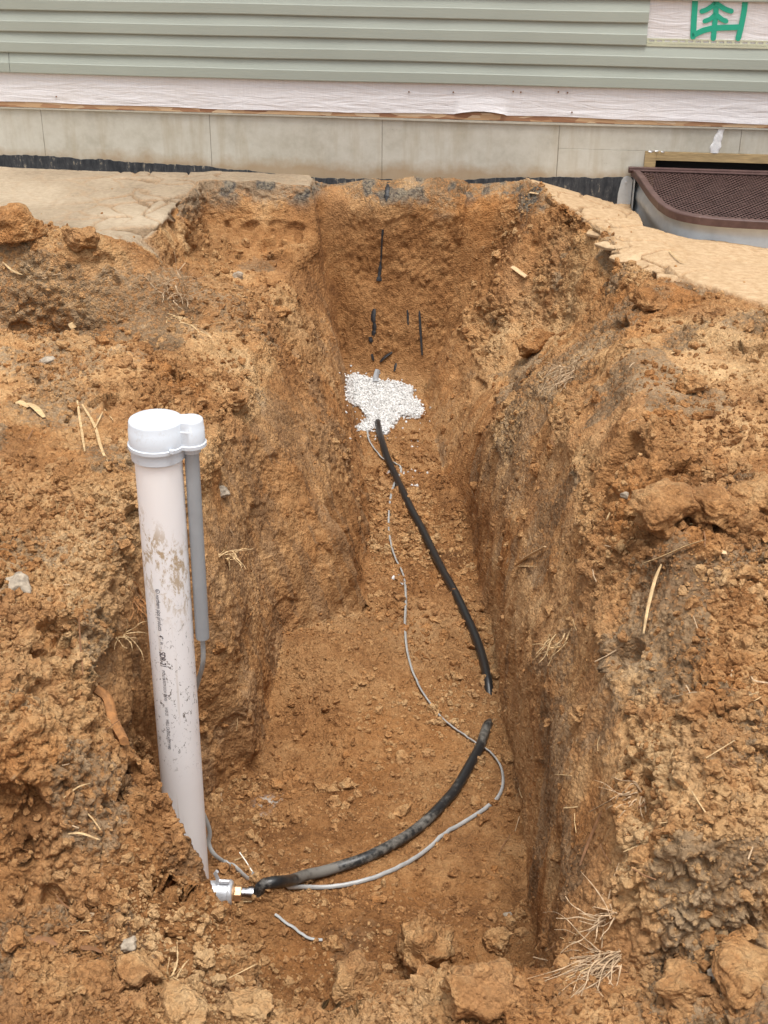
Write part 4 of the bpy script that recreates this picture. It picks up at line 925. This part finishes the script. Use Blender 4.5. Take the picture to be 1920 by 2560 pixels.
def lump(name, u, v, r, label, cat='soil clod', m=None, sc3=(1, 1, .85), sub=5, sinkf=.25, group=None, seed=0, ang=.25, Yd=None):
    p = Vector(atY(u, v, Yd)) if Yd else hit(u, v)[0]
    bv, bf = icos(sub)
    rs = np.random.default_rng(900+seed); pn = rs.normal(size=(17, 3)); pn /= np.linalg.norm(pn, axis=1, keepdims=True); pd_ = rs.uniform(.62, .98, 17)
    wv = bv+.16*np.stack([vnoise(bv*2.2+seed, 440+j) for j in range(3)], -1)
    dt = np.maximum(wv@pn.T, 1e-3); rad = np.sort(pd_/dt, 1)[:, :1]; rad = np.minimum(rad, 1.12); b = bv*rad*(1+.5*ang*vnoise(bv*1.2+seed*3.7, 400+seed)[:, None]+.45*ang*vnoise(bv*2.9+seed, 410+seed)[:, None])
    if m is None:
        f1_, f2_, i_ = worley((b*3.4+seed).astype(np.float32), 420+seed); f3_, f4_, i2 = worley((b*6.5+seed).astype(np.float32), 421+seed)
        b = b*(1+.07*(np.maximum(0, 1-f1_*f1_)*(i_)-.3)+.035*(i2-.5)*np.minimum(1, (f4_-f3_)*4)+.055*fbm(b*6, 4, 430+seed))[:, None]
    b = b*np.array(sc3)*r
    me = bpy.data.meshes.new(name); me.from_pydata([tuple(q) for q in b], [], [tuple(int(i) for i in q) for q in bf]); me.materials.append(m or M_CLOD)
    for pl in me.polygons: pl.use_smooth = True
    o = bpy.data.objects.new(name, me); COL.objects.link(o); o.location = p+Vector((0, 0, r*sc3[2]*(1-2*sinkf))) if not Yd else p; o.rotation_euler = (0, 0, seed*1.3)
    return tag(o, label, cat, group)
g_ = 'large clay clods lying in and around the trench'
for k, (u, v, r, lb, s3, ssd) in enumerate((
    (1062, 2370, .105, 'tall angular clay clod standing in the near end of the trench', (.9, .8, 1.05), 1),
    (885, 2470, .085, 'rounded clay clod leaning at the lower left of the tall angular one', (.9, .9, .9), 2),
    (1035, 2500, .080, 'broad crumbly clod in front of the tall angular one', (1.1, .9, .8), 3),
    (1245, 2370, .040, 'small clod beside the dark gap at the foot of the right wall', (1, 1, 1), 4),
    (1200, 2505, .075, 'pale clay lump topped with short grass stubs at the bottom edge', (1.1, .9, .9), 5),
    (1660, 1290, .100, 'wide smooth yellow clod on the right spoil heap', (1.3, .9, .65), 6),
    (1790, 1300, .075, 'second smooth yellow clod right beside the wide one on the spoil heap', (1.2, .9, .7), 7),
    (1900, 1270, .085, 'clod above a dark hollow at the right edge of the heap', (1.2, .9, .6), 8),
    (200, 612, .070, 'square brown clod sitting on the edge of the left sandy ground', (1.3, .9, .75), 9),
    (45, 590, .11, 'big reddish clod at the far left where heap meets sandy ground', (1.2, .9, .8), 10),
    (1620, 765, .075, 'pale wedge shaped clod near the top of the right heap', (1.1, .8, .6), 11),
    (1340, 880, .10, 'crumbly lump half way down the right bank', (1, .8, .7), 22),
    (1720, 975, .05, 'dark brown clod high on the right heap', (1, 1, .8), 12),
    (515, 2405, .024, 'smooth oval stone-like clod in the lower left rubble', (1.2, 1, .9), 13),
    (240, 2450, .036, 'rounded clod in front of the dark litter at lower left', (1.2, 1, .8), 14),
    (350, 2445, .045, 'knobbly clod between the straw tuft and the oval clod', (1.2, 1, .8), 15),
    (450, 2535, .050, 'yellow clod at the bottom edge of the photo left of centre', (1.4, 1, .7), 16),
    (620, 2530, .045, 'low clod on the near bank at the bottom edge', (1.5, 1, .6), 17),
    (1740, 1780, .04, 'small round clod on the right slope below the straws', (1, 1, .8), 18),
    (1450, 1790, .03, 'little clod beside the hollow on the right slope', (1, 1, .8), 19),
    (1160, 1430, .02, 'dark flat clod on the trench floor right of the black pipe', (1.4, 1, .5), 20),
    (700, 790, .05, 'orange clod on the left bank above the scraped wall', (1, 1, .7), 21),
    (590, 1010, .05, 'ragged clod at the top of the scraped left wall', (1, 1, .7), 23),
    (1700, 2480, .05, 'grey topsoil lump at the lower right', (1.2, 1, .7), 24),
    (1850, 2440, .06, 'large pale clod slab at the lower right corner', (1.4, 1, .5), 25))):
    lump('clay_clod', u, v, r, lb, sc3=s3, seed=ssd, group=g_, Yd={1: 2.50, 2: 2.42, 3: 2.33}.get(ssd))
for u, v, r, lb, sd_ in ((596, 690, .026, 'grey stone on the left bank below the sandy ledge', 31), (555, 1235, .030, 'mottled grey stone chunk stuck in the left pit wall by the conduit', 32), (45, 1468, .045, 'pale flat stone on the left heap near the photo edge', 33), (118, 905, .024, 'small blue-grey stone on the left heap', 34),
                          (1712, 2440, .014, 'white chip of stone at lower right', 35), (1790, 2440, .016, 'small grey angular stone at lower right', 36), (325, 2365, .018, 'white stone among the lower left rubble', 37), (1560, 1240, .014, 'small dark stone high on the right slope', 38), (1270, 2290, .012, 'tiny dark stone at the foot of the right wall', 39)):
    lump('stone', u, v, r, lb, 'stone', M['stone'], (1.2, .9, .8), 4, .4, None, sd_, .22)

tick('clods')
# ------------------------------------------------------------------ thin things lying on the soil
def strip(name, pix, r, m, label, cat, flat=.45, lift=.004, group=None, lifts=None, taper=.5):
    pts = []
    for k, q in enumerate(pix):
        p, n_ = hit(*q); L_ = (lifts[k] if lifts else lift); d_ = (OC-p).normalized(); pts.append(np.array(p+(n_*.5+d_*.5)*L_))
    c = catmull(pts, 5); n = len(c); rr = [r*(1-taper*abs(2*k/(n-1)-1)**2) for k in range(n)]
    mb = MB(); mb.tube(c, rr, 6, flat=flat); return tag(mb.build(name, m, None, smooth=60), label, cat, group)
sl = 'straw'
for pix, r, mm, nm, lb in (
    ([(190, 1003), (200, 1060), (213, 1130)], .0045, 'straw', 'straw', 'straight straw lying upright on the left heap, left of a pair'),
    ([(205, 1015), (232, 1065), (248, 1120), (266, 1165)], .0050, 'straw', 'straw', 'long bent straw on the left heap beside the straight one'),
    ([(240, 982), (262, 1018), (284, 1052)], .0040, 'straw', 'straw', 'short straw up and right of the long bent one'),
    ([(256, 1035), (236, 1075)], .0025, 'straw', 'straw', 'thin straw crossing the long bent one'),
    ([(1345, 1416), (1300, 1418)], .004, 'straw', 'straw', 'short pale straw under the split twig on the right wall'),
    ([(1655, 1408), (1640, 1450), (1622, 1520), (1612, 1590)], .0045, 'straw', 'straw', 'long straw hanging down the right slope from the broad leaf'),
    ([(1395, 1938), (1437, 1938)], .003, 'straw', 'straw', 'tiny level straw in the middle of the right slope'),
    ([(170, 2078), (205, 2090), (241, 2101)], .0035, 'straw', 'straw', 'pale straw on the near left bank, lower of two'),
    ([(160, 1995), (190, 1975), (218, 1962)], .0025, 'straw', 'straw', 'thin straw above the pale one on the near left bank'),
    ([(5, 655), (35, 678), (62, 692)], .006, 'straw', 'straw', 'stalk at the far left above the dark ledge'),
    ([(1425, 540), (1430, 541)], .002, 'straw', 'straw', 'speck of straw on the right sand'),
    ([(1672, 630), (1690, 650), (1712, 662)], .004, 'straw', 'straw', 'straw lying on the orange sand before the window well'),
    ([(1670, 1748), (1700, 1738), (1750, 1732), (1800, 1745)], .0022, 'root', 'rootlet', 'thin rootlet arching over the right slope'),
    ([(1870, 1690), (1890, 1704), (1920, 1708)], .0022, 'root', 'rootlet', 'thin rootlet at the right edge of the photo'),
    ([(1455, 2165), (1478, 2105), (1512, 2030)], .0035, 'brownroot', 'rootlet', 'dark brown root strand on the right wall'),
    ([(1478, 2033), (1530, 2005), (1580, 1975)], .0028, 'root', 'rootlet', 'pale root strand slanting above the dark one on the right wall'),
    ([(1248, 2140), (1262, 2115), (1274, 2090)], .002, 'brownroot', 'rootlet', 'fine dark root at the foot of the right wall'),
    ([(200, 1550), (202, 1620), (206, 1690)], .0025, 'brownroot', 'rootlet', 'dark root hanging on the left cut beside the gully'),
    ([(140, 2230), (170, 2260), (205, 2280)], .0025, 'brownroot', 'rootlet', 'dark root above the dry leaves at lower left'),
    ([(198, 2300), (190, 2285), (210, 2278), (228, 2290), (205, 2303)], .003, 'root', 'rootlet', 'curled fibre loop at lower left')):
    strip(nm, pix, r, M[mm], lb, 'straw' if nm == 'straw' else 'root', lift=.016)
# split twigs, chips and broad pieces
strip('twig', [(1292, 1416), (1325, 1392), (1368, 1368)], .0075, M['wood'], 'split woody twig sticking from the right wall above the short straw', 'twig', lift=.015, taper=.3)
strip('dry_leaf', [(1618, 1412), (1660, 1392), (1715, 1368), (1765, 1362)], .0095, M['straw'], 'broad dry blade lying across the right slope', 'leaf', flat=.2, lift=.026)
strip('wood_chip', [(1768, 1372), (1818, 1384)], .0085, M['wood'], 'pale wood splinter at the end of the broad dry blade', 'wood chip', flat=.5, lift=.014, taper=.1)
strip('wood_chip', [(1284, 668), (1318, 693)], .0155, M['wood'], 'wood piece stuck in the far right bank', 'wood chip', flat=.6, lift=.02, taper=.1)
strip('wood_chip', [(1326, 483), (1384, 492)], .014, M['wood'], 'flat wood offcut on sand beside the excavation near the wall', 'wood chip', flat=.3, lift=.010, taper=.1)
strip('broken_root', [(238, 1722), (262, 1748), (280, 1800), (302, 1858)], .0155, M['bark'], 'thick orange broken root poking from the near left bank', 'root', flat=.9, lift=.02, lifts=[.0, .02, .035, .03], taper=.15)
strip('dry_leaf', [(178, 805), (190, 820)], .02, M['straw'], 'curled pale leaf on the far left ledge', 'leaf', flat=.3, lift=.015, taper=.2)
for (a, b), lb in ((((75, 2350), (150, 2358)), 'dark curled leaf at lower left'), (((205, 2370), (258, 2378)), 'brown leaf scrap right of the dark curled leaf'), (((70, 1010), (110, 1045)), 'tan leaf beside the left heap crest'), (((35, 1010), (70, 1018)), 'small tan leaf left of the other one on the crest')):
    strip('dry_leaf', [a, ((a[0]+b[0])/2, (a[1]+b[1])/2-6), b], .012, M['brownroot'] if 'dark' in lb else M['bark'] if 'brown' in lb else M['straw'], lb, 'leaf', flat=.2, lift=.012)
def tuft(name, label, base, n, length, spread, dirp, m, r=.0022, seed=1, droop=.5):
    rd = random.Random(seed); mb = MB(); 
    for k in range(n):
        cl_ = lambda q: max(-1.1, min(1.1, q)); u, v = base[0]+cl_(rd.gauss(0, 1))*spread, base[1]+cl_(rd.gauss(0, 1))*spread*.7; p, nn = hit(u, v); p = p+nn*.005
        d_ = Vector((dirp[0]+rd.gauss(0, .35), dirp[1]+rd.gauss(0, .35), dirp[2]+rd.gauss(0, .3))).normalized(); L_ = length*rd.uniform(.35, 1); pts = [np.array(p)]
        for j in range(4):
            d_ = (d_+Vector((rd.gauss(0, .25), rd.gauss(0, .25), rd.gauss(0, .25)-droop*.3))).normalized(); p = p+d_*L_/4
            g = drop(p.x, p.y, p.z+.2)
            if p.z < g.z+.003 and g.z-p.z < .1: p.z = g.z+.003
            pts.append(np.array(p))
        c = catmull(pts, 4); mb.tube(c, [r*(1-.7*i/len(c))*rd.choice((.5, .8, 1.3)) for i in range(len(c))], 5, flat=.7)
    return tag(mb.build(name, m, None, smooth=60), label, 'roots')
tuft('root_tuft', 'pale fibrous root tuft hanging off the near right wall', (1530, 2395), 60, .20, 24, (-.8, -.1, -.3), M['root'], .0016, 1, .7)
tuft('root_tuft', 'smaller root tuft above the hanging one at lower right', (1520, 2290), 16, .12, 16, (-.9, -.1, .15), M['root'], .0022, 2, .2)
tuft('root_tuft', 'dark tangled root clump with white strands on the left heap', (440, 735), 34, .16, 26, (.1, -.4, .6), M['root'], .0026, 3, .4)
tuft('root_tuft', 'bundle of tan fibres hanging down the left ledge', (450, 800), 22, .30, 9, (.28, -.35, -.55), M['straw'], .0034, 4, .5)
tuft('root_tuft', 'grassy root clump sticking out of the dark topsoil on the right rim', (1420, 930), 26, .17, 18, (-.6, -.4, .3), M['root'], .0026, 5, .4)
tuft('root_tuft', 'brown roots dangling behind the white pipe on the left', (345, 1500), 26, .16, 12, (.1, -.4, -.7), M['bark'], .0022, 6, .6)
tuft('root_tuft', 'short straw tuft standing in the lower left rubble', (425, 2455), 12, .11, 7, (.1, -.1, .8), M['straw'], .0028, 7, .1)
tuft('root_tuft', 'stubby grass on the pale lump at the bottom edge', (1180, 2460), 16, .035, 14, (0, -.1, 1), M['straw'], .0010, 8, 0)
tuft('root_tuft', 'wispy roots at the crest of the left heap beside the cap', (560, 1390), 14, .12, 16, (.5, -.4, .1), M['straw'], .0028, 9, .4)
tuft('root_tuft', 'pale roots half way up the right slope by the dark pocket', (1590, 1990), 12, .12, 14, (-.5, -.3, -.2), M['root'], .0020, 10, .4)
tuft('root_tuft', 'thin grass strands on the left cut below the gully', (300, 1590), 10, .10, 10, (.5, -.3, .2), M['straw'], .0022, 11, .3)
tuft('root_tuft', 'wisps of straw in the grey pocket of the right slope', (1400, 1600), 12, .12, 20, (-.4, -.3, -.5), M['straw'], .0024, 12, .3)
# litter of short straw bits
for k in range(95):
    if k < 45: u, v = rng.uniform(20, 620), rng.uniform(660, 2500)
    else: u, v = rng.uniform(1290, 1910), rng.uniform(850, 2520)
    if 320 < u < 530 and v > 1000: continue
    p, n_ = hit(u, v); a = rng.uniform(0, pi); L_ = rng.uniform(.012, .04); t1 = Vector((cos(a), sin(a), rng.normal()*.3)); t1 = (t1-n_*t1.dot(n_)).normalized(); q = p+n_*.006
    mb = MB(); mb.tube([q-t1*L_, q+n_*.003, q+t1*L_], rng.uniform(.001, .0022), 5, flat=.6)
    kk = int(rng.integers(0, 3)); bank = 'left' if k < 45 else 'right'; hgt = 'upper' if v < 1250 else 'middle' if v < 1850 else 'lower'
    tag(mb.build('straw_bit', M[('straw', 'root', 'brownroot')[kk]]), '%s %s bit of straw lying loose on the %s part of the %s bank' % ('long' if L_ > .028 else 'short', ('golden', 'pale', 'dark brown')[kk], hgt, bank), 'straw', 'straw bits strewn over the spoil')

# ------------------------------------------------------------------ black lines showing in the far face
for pix, r, lb, lf in (
    ([(980, 880), (962, 893), (950, 905)], .013, 'slanting black strip just above the gravel', .006),
    ([(930, 885), (934, 902)], .010, 'small black scrap left of the slanting strip', .004),
    ([(1018, 775), (1019, 790), (1020, 812)], .006, 'short black rod in the far face, left of two', .003),
    ([(1048, 778), (1051, 820), (1056, 888)], .007, 'long black rod in the far face, right of two', .004),
    ([(990, 908), (985, 928)], .008, 'tiny dark scrap right above the gravel', .003)):
    strip('black_strip', pix, r, M['black'], lb, 'black strip', flat=.5, lift=lf, taper=.35)
def ragged(pix, radii, m, label):
    pts = [np.array(hit(*q)[0])+np.array([0, -.004, .001]) for q in pix]; c = catmull(pts, 8); rr = np.interp(np.arange(len(c))/8., np.arange(len(radii)), radii)*(1+.35*vnoise(np.array(c)*90, 9))
    mb = MB(); mb.tube(c, list(np.maximum(rr, .001)), 7, flat=.45); return tag(mb.build('black_strip', m, None, smooth=50), label, 'black strip')
ragged([(970, 455), (969, 470), (967, 488), (966, 503)], [.004, .011, .013, .004], M['black'], 'short black strip just under the foundation on the far trench face')
ragged([(957, 574), (955, 600), (953, 640), (950, 672), (947, 702)], [.007, .004, .0045, .008, .013], M['black'], 'thin black line half way up the far trench face')
ragged([(936, 772), (933, 795), (936, 818), (933, 838)], [.009, .015, .014, .008], M['black'], 'thick black strip low on the far trench face')
ragged([(925, 842), (928, 856)], [.011, .009], M['black'], 'black scrap under the thick black strip')
strip('pipe_stub', [(944, 925), (941, 940), (940, 956)], .0165, M['cond'], 'grey pipe stub entering the top of the gravel heap', 'pipe', flat=1, lift=.012, taper=0)

# ------------------------------------------------------------------ crust slabs broken at the rims
def slab(u, v, r, lb, sd_, dz=.008, tilt=0):
    p = hit(u, v)[0]; rd = random.Random(sd_); n = 7; A = [rd.uniform(-.25, .25)+2*pi*k/n for k in range(n)]; R_ = [r*rd.uniform(.65, 1.15) for _ in range(n)]
    mb = MB(); ring = [(R_[k]*cos(A[k])*1.3, R_[k]*sin(A[k]), 0) for k in range(n)]
    mb.loft([[(x*.93, y*.93, -.012) for x, y, _ in ring], ring, [(x*.97, y*.97, .004) for x, y, _ in ring]])
    o = mb.build('crust_slab', M['crust'], None, bevel=.003); o.location = p+Vector((0, 0, dz)); o.rotation_euler = (rd.uniform(-.06, .06)+tilt, rd.uniform(-.06, .06), rd.uniform(0, 6)); tag(o, lb, 'crust slab', 'dried crust slabs along the rims')
g = G(mat('dried_crust', rough=.95, spec=.2)); M['crust'] = g.out(g.ramp(g.math('ADD', g.math('MULTIPLY', g.noise(5, 4), .5), g.math('MULTIPLY', g.noise(40, 5, .7), .5)), [(.38, (.36, .24, .135)), (.62, (.56, .41, .25))]), g.bump(g.noise(60, 5, .7), .006, .7))
for k, (u, v, r, lb) in enumerate(((1530, 618, .075, 'flat cracked slab at the corner of the right rim'), (1565, 650, .06, 'slab tipping off the right rim below the corner one'), (1600, 668, .045, 'small slab at the lower end of the right rim'), (1495, 590, .05, 'slab beside the deep crack on the right rim'))):
    slab(u, v, r, lb, 50+k)
